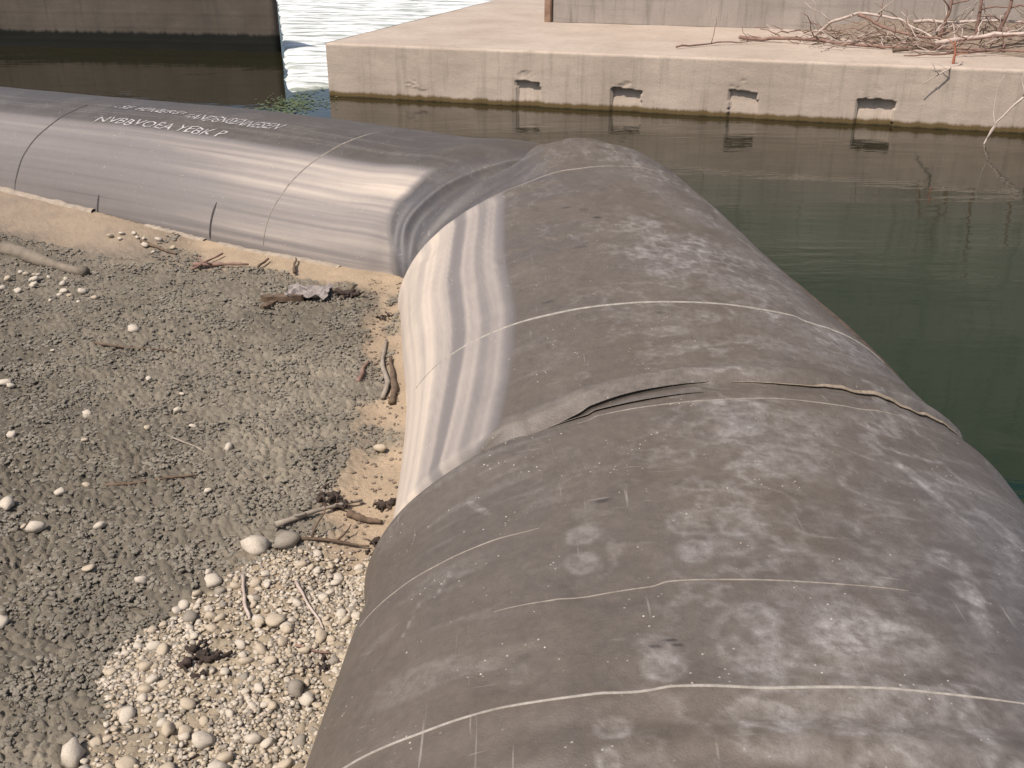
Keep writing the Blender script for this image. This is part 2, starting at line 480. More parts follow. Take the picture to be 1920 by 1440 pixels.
def contact_x(y):
    """left foot of the dam (x) for the part of the dam running away from the camera"""
    return np.interp(y, [-2, 1.85, 3.3, 4.2, 5.15, 6.25], [-.56, -.53, -.46, -.50, -.62, -.72])
def foot_dist(X, Y):
    """distance from the dam foot, on the dry side"""
    d1 = contact_x(Y) - X
    pts = [(-.72, 6.25), (-2.55, 7.31), (-5.25, 8.72), (-10.4, 11.05)]
    d2 = np.full(X.shape, 99.0)
    for (a, b), (c, d) in zip(pts[:-1], pts[1:]):
        ex, ey = c - a, d - b; ll = math.hypot(ex, ey); ex /= ll; ey /= ll
        t = np.clip((X - a) * ex + (Y - b) * ey, 0, ll)
        side = (X - a) * ey - (Y - b) * ex
        dd = np.hypot(X - a - t * ex, Y - b - t * ey)
        d2 = np.minimum(d2, np.where(side < 0, dd, -dd))
    return d1, d2

def ground_fields(X, Y):
    d1, d2 = foot_dist(X, Y)
    d1 = np.where(Y < 6.3, d1, 9)
    base = -0.60 + 0.05 * (fbm(X * 0.9, Y * 0.9, 3) - 0.5)
    base += 0.10 * sstep(-3.0, -5.0, X) * sstep(5.5, 8.0, Y)
    base += 0.03 * sstep(0.5, 0.0, d2) * sstep(-2.0, -3.2, X)
    base -= 0.03 * np.exp(-((d1 - 0.12) / 0.12) ** 2)
    # gravel spread at the foot of the near length
    gx = X - (-0.45); edge = np.interp(Y, [1.8, 2.2, 2.64, 3.0, 3.2], [-1.34, -1.32, -1.26, -1.05, -0.75]) - 0.30 * (fbm(X * 4, Y * 4, 4) - .5)
    gravel = sstep(-0.06, 0.06, X - edge) * sstep(3.25, 2.95, Y + 0.3 * (fbm(X * 4, Y * 4 + 9, 3) - .5))
    # tan silt close to the foot
    w = fbm(X * 3 + 4, Y * 3, 4) - .5
    silt = sstep(0.34, 0.10, d2 + w * 0.5) * sstep(-2.6, -2.0, X) + 0.40 * sstep(0.7, 0.1, d2 + 1.4 * w) 
    silt1 = (0.35 + 0.65 * sstep(.40, .55, fbm(X * 4.5, Y * 2.2 + 8, 3))) * sstep(0.30, 0.08, d1 + w * 0.6) * sstep(2.9, 3.2, Y)
    hump = np.exp(-(((X + 0.85) / 0.16) ** 2 + ((Y - 3.0) / 0.14) ** 2))
    silt = np.clip(np.maximum(np.maximum(silt, silt1), hump), 0, 1)
    smooth_left = sstep(0.9, 0.4, d2) * sstep(-2.2, -3.0, X)
    return base, gravel, silt, smooth_left, d1, d2

ty = 1.0 * (11.5 / 1.0) ** np.linspace(0, 1, 860)
tx = np.linspace(-0.98, 0.10, 540)
Yg = np.repeat(ty[:, None], len(tx), 1)
Xg = Yg * tx[None, :]
base, gravel, silt, smo, d1, d2 = ground_fields(Xg, Yg)
f1, f2, cid = worley(Xg * 25 + 0.6 * fbm(Xg * 9, Yg * 9, 2), Yg * 25 + 0.6 * fbm(Xg * 9 + 40, Yg * 9, 2))
g1, g2, cid2 = worley(Xg * 15 + 7, Yg * 15 + 3)
crumb = (1 - silt) * (1 - 0.75 * smo)
gap = sstep(0.0, 0.42, f2 - f1) * (1 - 0.35 * f1)
lump = 0.020 * (gap - 0.5) * (0.3 + cid) * (0.5 + fbm(Xg * 1.6, Yg * 1.6 + 5, 2)) + 0.008 * (cid2 - .5) * sstep(0.0, 0.3, g2 - g1)
lump += 0.020 * (fbm(Xg * 14, Yg * 14, 2) - .5) + 0.022 * (fbm(Xg * 6, Yg * 6, 3) - .5)
Zg = base + lump * (0.12 + 0.88 * crumb) * (1 - 0.35 * gravel)
Zg += 0.012 * smo * (fbm(Xg * 7, Yg * 7, 4) - .5)
Zg -= 0.4 * sstep(-0.25, -0.8, np.minimum(d1, d2))          # dips away under the dam
edgef = np.minimum(sstep(-0.98, -0.93, tx)[None, :], np.ones_like(Xg))
Zg = Zg * 1.0
mud = np.array([0.176, 0.155, 0.123]); siltc = np.array([0.325, 0.252, 0.178]); grav = np.array([0.27, 0.225, 0.165])
smoc = np.array([0.235, 0.19, 0.148])
warm = sstep(-3.0, 0.0, Xg - 0.25 * (Yg - 4))[..., None]
dark_mud = sstep(0.42, 0.62, fbm(Xg * 1.1 + 3, Yg * 1.1, 4) - 0.10 * (Xg + 1.6))[..., None]  # patches of darker mud, more of them toward the left
tint = mud * (0.92 + 0.30 * warm) * (1 - 0.28 * dark_mud)
tint = tint * (0.80 + 0.32 * cid[..., None]) * (0.88 + 0.24 * fbm(Xg * 2.5, Yg * 2.5, 4)[..., None])
tint = tint * (1 - smo[..., None]) + smoc * smo[..., None]
tint = tint * (1 - gravel[..., None]) + grav * gravel[..., None]
tint = tint * (1 - silt[..., None]) + siltc * (0.85 + 0.3 * fbm(Xg * 8, Yg * 8, 3)[..., None]) * silt[..., None]
ground = grid_mesh('ground', np.stack([Xg, Yg, Zg], -1), GROUND, flip=True)
col_attr(ground, 'tint', tint)
tag(ground, kind='structure')

def gz(x, y):
    """height of the built ground at one spot"""
    b, gr, si, sm, a, c = ground_fields(np.array([[x]]), np.array([[y]]))
    return float(b[0, 0])

# pond behind the dam
axis_pts = [(0.6, -40), (.62, 3.4), (.5, 5.4), (.3, 6.9), (-1.87, 8.24), (-4.8, 9.55), (-10, 12), (-60, 36)]
def poly_sheet(name, pts, z, mat):
    bm = bmesh.new()
    f = bm.faces.new([bm.verts.new((x, y, z)) for x, y in pts])
    bmesh.ops.triangulate(bm, faces=[f])
    bm.normal_update()
    for f in bm.faces:
        if f.normal.z < 0: f.normal_flip()
    me = bpy.data.meshes.new(name); bm.to_mesh(me); bm.free()
    me.materials.append(mat)
    return tag(link(bpy.data.objects.new(name, me)), kind='structure')
water = poly_sheet('water', axis_pts + [(-60, 200), (90, 200), (90, -40)], WZ, WATER)

yy = np.linspace(0, 1, 30); xx = np.linspace(-70, 70, 160)
V, XX = np.meshgrid(yy, xx, indexing='ij')
off = 2.0 * (fbm(XX * 0.15, V * 0 + 2, 3) - .5)
bank = grid_mesh('far_bank', np.stack([XX, 26.6 + off + V * 26, WZ - 0.1 + 0.7 * V ** 0.8 + 0.12 * (fbm(XX * .8, V * 20, 4) - .5)], -1), BANK, flip=True)
tag(bank, kind='structure')

# ------------------------------------------------------------------ concrete footing
CO = np.array([-2.231, 12.528]); U = np.array([0.9562, -0.2926]); W = np.array([0.2926, 0.9562])
TOP = 0.17
def blk(u, v, z): return np.stack([CO[0] + U[0] * u + W[0] * v, CO[1] + U[1] * u + W[1] * v, z + 0 * u], -1)
foot = empty('concrete_footing', (float(CO[0]), float(CO[1]), -0.9))
tag(foot, 'pale concrete footing slab with notched face along the water', 'footing')
NOTCH = [(1.02, 1.28, -0.30, 0.008), (2.39, 2.67, -0.17, 0.060), (3.50, 3.84, -0.20, 0.075), (4.80, 5.10, -0.17, 0.050), (6.13, 6.50, -0.19, 0.080)]
u = np.linspace(0, 11.5, 700); z = np.concatenate([[-0.9, -0.6], np.linspace(-0.5, TOP, 56)])
UU, ZZ = np.meshgrid(u, z, indexing='ij')
dep = 0.010 * (fbm(UU * 3, ZZ * 6, 4) - .5)
for (a, b, t, dp) in NOTCH:
    jag = 0.035 * (fbm(UU * 9, ZZ * 0 + a, 3) - .5)
    sj = 0.02 * (fbm(ZZ * 9 + a * 7, UU * 0, 3) - .5)
    jag = jag + 0.03 * np.sin(a * 5) * ((UU - a) / (b - a) - .5)
    mk = ((UU > a + sj) & (UU < b + sj * 1.3) & (ZZ < t + jag)).astype(float)
    dep = dep + dp * mk * (1 - 0.55 * sstep(t, -0.42, ZZ))
    # spalled chip above the notch
    cx = a + 0.35 * (b - a)
    chip = np.exp(-(((UU - cx) / 0.14) ** 2 + ((ZZ - t - 0.06) / 0.09) ** 2)) * fbm(UU * 14 + a, ZZ * 22, 3) * 1.6
    dep = dep + 0.009 * sstep(0.5, 0.85, chip)
dep = dep + 0.02 * sstep(TOP - 0.025, TOP, ZZ) ** 2 * (0.6 + 1.2 * fbm(UU * 6, ZZ * 0, 3))
P = blk(UU, dep, ZZ)
fo = grid_mesh('front_face', P, CONC, foot)
v = np.linspace(0, 7.0, 120); uu = np.linspace(0, 11.5, 240)
UV, VV = np.meshgrid(uu, v, indexing='ij')
tz = TOP + 0.010 * (fbm(UV * 2, VV * 2, 4) - .5) - 0.004 + 0.0 * VV
vv2 = VV + np.where(VV < 1e-6, np.interp(UV, u, dep[:, -1]), 0)
tz = np.where(VV < 1e-6, TOP, tz)
tp = grid_mesh('top_slab', blk(UV, vv2, tz), mat_concrete('sandy_concrete', (0.33, 0.268, 0.218), (0.42, 0.35, 0.292), streak=0.22), foot)
vz = np.linspace(0, 7.0, 60); zz = np.linspace(-0.9, TOP, 20)
VZ, Z2 = np.meshgrid(vz, zz, indexing='ij')
grid_mesh('side_face', blk(0.006 * (fbm(VZ * 3, Z2 * 6, 3) - .5), VZ, Z2), CONC, foot)

def box_part(name, a, b, c, size, mat, parent, bev=0.02):
    """box in the footing's frame: origin (a,b,c) size (du,dv,dz)"""
    bm = bmesh.new()
    bmesh.ops.create_cube(bm, size=1)
    for w in bm.verts:
        uu_, vv_, zz_ = a + (w.co.x + .5) * size[0], b + (w.co.y + .5) * size[1], c + (w.co.z + .5) * size[2]
        p = blk(np.array(uu_), np.array(vv_), np.array(zz_)); w.co = p.tolist()
    bmesh.ops.bevel(bm, geom=list(bm.edges), offset=bev, segments=2, affect='EDGES')
    bmesh.ops.subdivide_edges(bm, edges=list(bm.edges), cuts=3, use_grid_fill=True)
    me = bpy.data.meshes.new(name); bm.to_mesh(me); bm.free(); me.materials.append(mat)
    o = link(bpy.data.objects.new(name, me))
    if parent: set_parent(o, parent)
    return o

wallr = empty('bridge_pier', tuple(blk(np.array(1.85), np.array(3.2), np.array(TOP))))
tag(wallr, 'weathered grey concrete pier wall standing on the pale footing slab', 'pier')
box_part('shaft', 1.95, 3.2, TOP - 0.02, (12.0, 1.6, 5.6), CONC_UP, wallr)
box_part('corner_nosing', 1.84, 3.17, TOP - 0.02, (0.10, 1.66, 5.6), simple('rusty_edge', (0.16, 0.09, 0.06), (0.30, 0.20, 0.14), 8, 0.9, 0.4, 0.01), wallr, 0.012)

# dark pier at the left
pier = empty('dark_pier', (-6.0, 17.4, -0.9))
tag(pier, 'concrete pier coloured dark for shade, with black algae band rising from the water', 'pier')
D = np.array([0.987, -0.162]); Dn = np.array([0.162, 0.987]); PO = np.array([-3.70, 16.75])
def pier_part(name, u0, u1, v0, v1, z0, z1, mat, n=1, lean=0.0):
    us = np.linspace(u0, u1, 90); zs = np.linspace(z0, z1, 60)
    A, B = np.meshgrid(us, zs, indexing='ij')
    dv = 0.03 * (fbm(A * 1.5, B * 3, 4) - .5) - 0.004 * (np.exp(-((B % 0.22 - 0.11) / 0.012) ** 2) + np.exp(-((A % 2.4 - 1.2) / 0.03) ** 2))
    faces = []
    def w3(a, b_, c): return np.stack([PO[0] + D[0] * a + Dn[0] * b_, PO[1] + D[1] * a + Dn[1] * b_, c + 0 * a], -1)
    fr = w3(A, v0 + dv, B)
    bk = w3(A[::-1] - 2.6 * (A[::-1] - u0) / (u1 - u0), v1 + 0 * A, B[::-1])
    ring = np.concatenate([fr, bk, fr[:1]], 0)
    o = grid_mesh(name, ring, mat, pier)
    cap = [w3(np.array(a), np.array(b), np.array(z1)) for a, b in ((u0, v0), (u1, v0), (u1 - 2.6, v1), (u0, v1))]
    return o, cap
o, cap = pier_part('shaft', -14.0, 0.0, 0.0, 2.2, -0.9, 0.62, PIER)
mesh_obj('cap', [c.tolist() for c in cap], [(0, 1, 2, 3)], PIER, pier, False)

# sky glare on the water, painted white from the pier end to the far bank
vv = np.linspace(0, 1, 220); ss = np.linspace(0, 1, 120)
VV2, SS2 = np.meshgrid(vv, ss, indexing='ij')
ry = 11.9 + 16.9 * VV2
rl = -3.74 + (ry - 16.75) * (-0.222) + 0.05 * (fbm(ry * 1.6, ry * 0, 3) - .5)
rx = rl + (7.5 - 0) * SS2
rz = WZ + 0.030 + 0.05 * (fbm(rx * 1.2, ry * 3.4, 4) - .45)
edge = np.minimum(sstep(0, .02, SS2), sstep(12.2, 13.5, ry + 1.4 * (fbm(rx * 2.2, ry * 1.4, 4) - .5)))
rz = rz - 0.07 * (1 - edge)
glare = grid_mesh('water_glare', np.stack([rx, ry, rz], -1), GLARE, flip=True)
tag(glare, kind='structure')

# ------------------------------------------------------------------ the inflatable dam
dam = empty('inflatable_dam', (0.6, 3.4, -0.62))
tag(dam, 'dusty black rubber inflatable dam bending left beyond its fold', 'inflatable dam')
def blob(K_, T_, k0, t0, rk, rt, rot=0.0):
    """soft elliptical mark in metres along / across the sleeve (across ~ 1.2 m per radian)"""
    a = (K_ - k0); b = (T_ - t0) * 1.15
    ca, sa = math.cos(rot), math.sin(rot)
    return np.exp(-(((a * ca + b * sa) / rk) ** 2 + ((-a * sa + b * ca) / rt) ** 2))

QX = np.linspace(3.0, 6.8, 191)
QY = np.convolve(np.pad(np.interp(QX, [3.4, 4.1, 4.6, 5.2, 5.85, 6.3], [.13, .045, .025, .01, -.045, -.08]), 20, mode='edge'), np.ones(41) / 41, 'valid')
def stain_B(k, th):
    K_, T_ = np.meshgrid(k, th, indexing='ij')
    q = np.sin(np.clip(T_, -math.pi / 2, math.pi / 2))
    S = T_ * 1.15
    white = np.zeros_like(K_); brown = np.zeros_like(K_); dark = np.zeros_like(K_)
    far = sstep(KF - 0.01, KF + 0.02, K_ - 0.06 * sstep(-0.8, -0.6, q))
    # scuffs: blotchy pale dust, mostly right of the crest
    patch = sstep(0.42, 0.62, fbm(K_ * 1.7 + 2, S * 1.7 + 7, 4))
    fine = sstep(0.38, 0.78, fbm(K_ * 16, S * 16, 4, 0.7))
    rightw = sstep(-0.25, 0.35, q)
    rid = 1 - np.abs(fbm(K_ * 7 + 11, S * 7, 4, 0.6) - .5) * 2
    wisp = sstep(0.86, 0.98, rid) * sstep(0.40, 0.62, fbm(K_ * 3 + 50, S * 3, 3))
    white += (0.13 * patch * fine + 0.05 * fine + 0.15 * wisp) * rightw * (1 - 0.45 * sstep(0.25, 0.7, q) * sstep(3.2, 2.2, K_)) + 0.10 * wisp * sstep(-0.7, -0.2, q)
    white += 0.08 * sstep(0.35, 0.7, fbm(K_ * 4, S * 4 + 31, 4)) * sstep(-0.4, 0.3, q)
    # streaks down the sides
    st = sstep(0.55, 0.75, fbm(K_ * 16 + 60, S * 2.2, 3)) * sstep(0.3, 0.6, np.abs(q))
    white += 0.10 * st
    brown += 0.85 - 0.70 * sstep(0.0, 0.8, q + 0.15 * (fbm(K_ * 1.5, S * 1.5 + 4, 3) - .5)) * sstep(3.3, 1.9, K_) - 0.25 * sstep(0.2, 0.8, q) - 0.15 * sstep(0.4, 0.7, fbm(K_ * 2.3 + 9, S * 2.3, 3))
    # far length: bands of dried silt along the dry side
    wv = 0.016 * (fbm(K_ * 1.0, S * 0 + 5, 3) - .5) + 0.008 * (fbm(K_ * 5, S * 5, 2) - .5)
    qs = q + wv + np.interp(K_, QX, QY) * sstep(-1.0, -0.8, q)
    bandv = np.interp(qs, [-1.0, -.93, -.865, -.845, -.78, -.765, -.745, -.725, -.71, -.66, -.645, -.62, -.60, -.575, -.55, -.50],
                          [1.0, 1.0, 1.0, .78, .72, .35, .30, .35, .72, .68, .42, .40, .60, .55, .34, 0.0])
    lines = 0.62 + 0.62 * fbm(K_ * 0.35 + 3, qs * 42, 4, 0.65) + 0.14 * (fbm(K_ * 3, S * 3, 3) - .5)
    ke = 6.27 + 0.03 * (fbm(S * 5, S * 0 + 2, 2) - .5)
    band = bandv * lines * far * sstep(0.03, -0.03, K_ - ke)
    endz = sstep(-0.03, 0.04, K_ - ke) * sstep(-0.10, -0.30, q)  # dust-free hollow at the bend, its shade put into the colour
    brown = brown * (1 - 0.65 * endz); white = white * (1 - 0.9 * endz)
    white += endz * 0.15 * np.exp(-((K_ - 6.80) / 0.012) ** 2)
    # grey rubbed ridge along the fold
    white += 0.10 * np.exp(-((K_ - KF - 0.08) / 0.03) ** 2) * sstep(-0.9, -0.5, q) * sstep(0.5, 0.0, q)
    # tide marks: thin pale contour lines left by drying puddles
    cl_ = fbm(K_ * 1.9 + 21, S * 1.9 + 3, 3)
    for lv in (0.44, 0.56):
        white += 0.13 * np.exp(-((cl_ - lv) / 0.006) ** 2) * sstep(0.45, 0.65, fbm(K_ * 2.7, S * 2.7 + 70, 2)) * sstep(-0.6, 0.0, q)
    # boot prints and drips
    for (k0, t0, rk, rt, rot, amp) in MARKS_B:
        m = blob(K_, T_, k0, t0, rk, rt, rot)
        tex = 0.35 + 0.9 * sstep(0.35, 0.65, fbm(K_ * 34, S * 34, 3))
        wob_ = m + 0.35 * (fbm(K_ * 16 + k0 * 9, S * 16, 3) - .5)
        rim = np.exp(-((wob_ - 0.42) / 0.13) ** 2)
        white += amp * (0.36 * sstep(0.25, 0.7, wob_) * tex + 0.34 * rim)
    for (k0, t0, rk, rt, rot, amp) in DARKS_B:
        dark += amp * sstep(0.3, 0.6, blob(K_, T_, k0, t0, rk, rt, rot))
    # wet rubber close to the water
    dark += 0.75 * sstep(0.55, 0.75, -np.cos(T_) + 0.9) * (T_ > 0) * sstep(0.93, 0.99, q)
    # black line painted for the shade in the gap at the fold
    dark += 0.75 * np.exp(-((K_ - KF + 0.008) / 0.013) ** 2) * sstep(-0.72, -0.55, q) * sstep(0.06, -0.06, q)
    return np.clip(np.stack([white, brown, dark, band], -1), 0, 1)

def bend_edge(T_):
    return np.interp(np.degrees(T_), BEND_X, BEND_Y)
def stain_A(k, th):
    K_, T_ = np.meshgrid(k, th, indexing='ij')
    q = np.sin(np.clip(T_, -math.pi / 2, math.pi / 2)); S = T_ * 1.15
    n = fbm(K_ * 0.55, qq_(q) * 26, 4)
    fade = 1 - 0.62 * sstep(0.8, 3.6, K_) * sstep(-0.45, -0.62, q + 0.0 * K_) - 0.25 * sstep(0.8, 3.6, K_) * sstep(-0.62, -0.45, q)
    kb_ = bend_edge(T_); j = sstep(-0.05, 0.07, K_ - kb_ + 0.04 * (fbm(K_ * 6, S * 6, 3) - .5))            # bare rubber in the bend's fold, its shade put into the colour too
    band = np.interp(q + 0.03 * (n - .5) + 0.02 * (fbm(K_ * 1.5, S * 0, 3) - .5),
                     [-1, -.97, -.93, -.88, -.82, -.74, -.66, -.60, -.52, -.44, -.3, 0],
                     [.50, .58, .48, .42, .50, .74, .88, .84, .60, .08, .0, .0])
    silt = band * fade * j * (0.45 + 1.1 * n)  # dried silt and the side sleeve's sunlit silvery sheen, painted together
    white = 0.12 * sstep(0.5, 0.7, fbm(K_ * 0.8, qq_(q) * 40, 3)) * sstep(-0.5, -0.3, q) * sstep(0.1, -0.2, q) * j
    white += 0.06 * sstep(0.45, 0.7, fbm(K_ * 5, S * 5, 4))
    brown = 0.85 * sstep(-0.75, -0.4, q) - 0.2 * sstep(0.4, 0.7, fbm(K_ * 2, S * 2, 3)) + 0.15 * (1 - j)
    brown = brown * (1 - 0.3 * sstep(2.5, 4.5, K_))
    dark = 0.30 * sstep(-0.50, -0.40, q) * j + 0.6 * sstep(0.93, 0.99, q) + 0.12 * np.exp(-((K_ - 0.42 * kb_) / 0.04) ** 2)  # last term: shade of the bend crease put into the colour
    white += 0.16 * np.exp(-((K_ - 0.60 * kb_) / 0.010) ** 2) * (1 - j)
    brown = brown * (0.45 + 0.55 * j) + 0.12 * (1 - j) * sstep(.5, .65, fbm(K_ * 9, S * 9, 3))
    return np.clip(np.stack([white, brown, dark, silt], -1), 0, 1)
def qq_(q): return np.arcsin(np.clip(q, -1, 1))

# boot prints, drips and rubbed spots (k along the sleeve, angle, half sizes, turn, strength)
MARKS_B = [
    (2.45, -0.372, 0.055, 0.045, 0, 0.42),
    (2.31, -0.372, 0.05, 0.045, 0, 0.36),
    (2.43, -0.120, 0.06, 0.045, 0, 0.36),
    (2.285, -0.105, 0.055, 0.045, 0, 0.48),
    (2.43, 0.014, 0.075, 0.065, 0.3, 0.4),
    (2.32, -0.017, 0.06, 0.06, 0, 0.34),
    (1.91, -0.218, 0.035, 0.04, 0, 0.35),
    (1.83, -0.206, 0.05, 0.045, 0, 0.55),
    (1.65, -0.314, 0.035, 0.04, 0, 0.6),
    (2, 0.003, 0.05, 0.05, 0, 0.35),
    (1.93, 0.010, 0.09, 0.03, 0.1, 0.35),
    (1.8, -0.021, 0.06, 0.045, 0, 0.35),
    (1.67, -0.035, 0.05, 0.07, 0.2, 0.5),
    (1.6, -0.038, 0.06, 0.06, 0, 0.42),
    (2.32, 0.454, 0.05, 0.05, 0.5, 0.5),
    (2.19, 0.454, 0.05, 0.03, 0.2, 0.5),
    (2.09, 0.445, 0.09, 0.018, 0.15, 0.55),
    (2.77, 0.532, 0.1, 0.022, -0.4, 0.45),
    (2.68, 0.550, 0.12, 0.018, -0.4, 0.4),
    (2.57, 0.716, 0.12, 0.035, -0.5, 0.45),
    (2.8, 0.169, 0.1, 0.1, 0.4, 0.35),
    (3.14, 0.094, 0.06, 0.1, 0, 0.4),
    (3, 0.084, 0.06, 0.06, 0, 0.3),
    (1.97, 0.159, 0.1, 0.09, 0.5, 0.35),
    (1.78, 0.094, 0.1, 0.11, 0.3, 0.3),
    (1.93, 0.209, 0.07, 0.12, 0, 0.3),
    (1.88, -0.517, 0.035, 0.03, 0, 0.3),
    (1.53, -0.330, 0.06, 0.025, 0, 0.6),
    (1.69, 0.265, 0.08, 0.06, 0.5, 0.3),
    (1.58, 0.089, 0.08, 0.12, 0.3, 0.3),
    (2.85, -0.710, 0.11, 0.012, -0.55, 0.55),
    (2.28, -0.873, 0.08, 0.007, 0.3, 0.4),
    (2.43, -0.768, 0.06, 0.006, 0.3, 0.4),
    (3.91, -0.009, 0.05, 0.09, 0, 0.35),
    (4.07, -0.089, 0.05, 0.05, 0, 0.25),
    (3.62, -0.351, 0.03, 0.03, 0, 0.35),
    (4.65, 0.066, 0.1, 0.05, 0.3, 0.35),
    (4.88, 0.040, 0.07, 0.05, 0, 0.3),
    (4.05, 0.164, 0.06, 0.05, 0, 0.35),
    (3.71, -0.035, 0.05, 0.08, 0, 0.3),
    (3.75, 0.061, 0.05, 0.06, 0, 0.3),
    (3.78, 0.314, 0.06, 0.12, 0.3, 0.25),
    (4.82, 0.325, 0.14, 0.03, 0.3, 0.3),
    (5.2, 0.175, 0.15, 0.04, 0.2, 0.3),
    (4.3, 0.419, 0.12, 0.05, 0.3, 0.25),
]
DARKS_B = [
    (2.622, -0.314, 0.01, 0.03, 0, 0.75),
    (1.925, -0.185, 0.007, 0.018, 0, 0.9),
    (1.905, -0.220, 0.007, 0.012, 0, 0.8),
    (1.905, -0.171, 0.006, 0.01, 0, 0.8),
    (5.69, -0.185, 0.02, 0.03, 0.4, 0.6),
    (5.44, -0.061, 0.02, 0.03, 0, 0.7),
    (4.42, -0.421, 0.015, 0.03, 0, 0.5),
    (4.11, -0.003, 0.018, 0.025, 0, 0.45),
    (5.03, -0.206, 0.02, 0.04, 0, 0.35),
    (5.6, -0.105, 0.03, 0.03, 0, 0.4),
]

TH = np.radians(np.concatenate([np.linspace(-150, -100, 8), np.linspace(-98, 98, 300), np.linspace(100, 150, 8)]))
k_near = np.concatenate([np.linspace(-2, 1.1, 40), np.linspace(1.11, KF, 240)])
k_far = np.linspace(KF, 7.2, 380)
k_arm = np.concatenate([np.linspace(0, 1.2, 140), np.linspace(1.21, 6.5, 330), np.linspace(6.6, 11.4, 30)])
def sleeve(name, K, ST, D, k, stain):
    P = place(K, ST, D, k, TH)
    o = grid_mesh(name, P, RUBBER, dam, flip=(K is KB))
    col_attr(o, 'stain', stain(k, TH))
    return o
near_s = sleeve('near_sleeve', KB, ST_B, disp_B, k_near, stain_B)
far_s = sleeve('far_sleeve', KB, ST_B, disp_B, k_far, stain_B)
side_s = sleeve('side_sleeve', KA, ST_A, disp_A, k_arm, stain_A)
tag(near_s, 'scuffed brown-grey rubber sleeve with boot prints')
tag(far_s, 'rubber sleeve with whitish silt bands on its dry side')
tag(side_s, 'grey rubber sleeve with faded white writing on top')

def ring_seam(name, which, k0, t0, t1, width=0.012, lift=0.004, skew=0.0, mat=SEAM, n=160, wob=0.0):
    th = np.radians(np.linspace(t0, t1, n)); s_ = np.linspace(0, 1, n)
    fade = np.minimum(1, 6 * np.minimum(s_, 1 - s_)) * (0.55 + 0.9 * fbm(th * 7 + k0, th * 0 + 3.3, 3))
    kc = k0 + skew * np.sin(th) + wob * (fbm(th * 5.0, th * 0 + k0 * 5, 2) - .5)
    pts = [surf_pt(which, kc + a * width * fade, th, b) for a, b in ((-0.5, -0.002), (-0.3, lift), (0.3, lift), (0.5, -0.002))]
    return grid_mesh(name, np.array(pts), mat, side_s if which == 'A' else (far_s if k0 > KF else near_s))

ring_seam('seam', 'B', 4.23, -72, 70, 0.013, 0.004, -0.10, wob=0.02)
ring_seam('seam', 'B', 3.20, -22, 40, 0.006, 0.002, wob=0.03, mat=SEAM_DULL)
ring_seam('seam', 'B', 1.755, -75, 32, 0.008, 0.003, wob=0.02)
ring_seam('seam', 'B', 2.15, -34, 18, 0.005, 0.002, wob=0.03, mat=SEAM_DULL)
ring_seam('seam', 'B', 2.55, -70, -28, 0.006, 0.002, wob=0.03, mat=SEAM_DULL)
ring_seam('seam', 'B', 6.35, -50, 45, 0.010, 0.003, wob=0.03, mat=SEAM_DULL)
ring_seam('seam', 'A', 1.5, -85, 5, 0.014, 0.004, wob=0.02, mat=SEAM_DULL)
ring_seam('seam', 'A', 4.35, -80, -10, 0.018, 0.004, mat=SEAM_DK, wob=0.02)
ring_seam('strap', 'A', 2.05, -88, -66, 0.022, 0.006, mat=SEAM_DK, n=30)
ring_seam('strap', 'A', 3.32, -88, -74, 0.018, 0.006, mat=SEAM_DK, n=30)
# stiff fin running along the water side
kf_ = np.linspace(3.9, 5.8, 140); fe = np.sin(np.pi * np.linspace(0, 1, 140)) ** .6
tf_ = np.radians(66 + 5 * (fbm(kf_ * 1.5, kf_ * 0, 2) - .5))
fin = grid_mesh('fin', np.array([surf_pt('B', kf_, tf_ + d, l * fe) for d, l in ((-.05, -.004), (-.025, .016), (0, .026), (.03, .02), (.05, -.004))]), FIN, far_s)

# overlapping lip of rubber at the fold, with an open dark gap behind it
def lip(name, k0, t0, t1, back, front, lift, mat, thick=0.010, drift=0.0, wob=0.01):
    th = np.radians(np.linspace(t0, t1, 160)); s = np.linspace(0, 1, 160)
    env = np.sin(np.pi * s) ** 0.5
    prof = [(-back, 0.001, 0), (-back * 0.4, 0.35, 0), (front * 0.5, 0.8, 0), (front, 1.0, 0), (front + 0.004, 1.0, -thick * 0.5), (front, 1.0, -thick), (-back * 0.3, 0.2, -thick)]
    kc = k0 + drift * s + wob * (fbm(th * 6 + 3, th * 0 + k0, 3) - .5)
    return grid_mesh(name, np.array([surf_pt('B', kc - dk * env, th, lift * l * env + ex * env) for dk, l, ex in prof]), mat, far_s)
l1 = lip('fold_lip', KF + 0.015, -44, 4, 0.07, 0.020, 0.016, RUBBER, 0.006)
l2 = lip('fold_lip', KF - 0.12, -28, 2, 0.07, 0.010, 0.010, RUBBER, 0.005)
for o_ in (l1, l2):
    nv = len(o_.data.vertices)
    col_attr(o_, 'stain', np.tile([0.10, 0.8, 0.0, 0.0], (nv, 1)))
ls = lip('frayed_strip', KF + 0.0, 7, 66, 0.010, 0.006, 0.012, FRAY, 0.005, 0.03, 0.05)
tag(ls, 'tan frayed strip of torn cover')

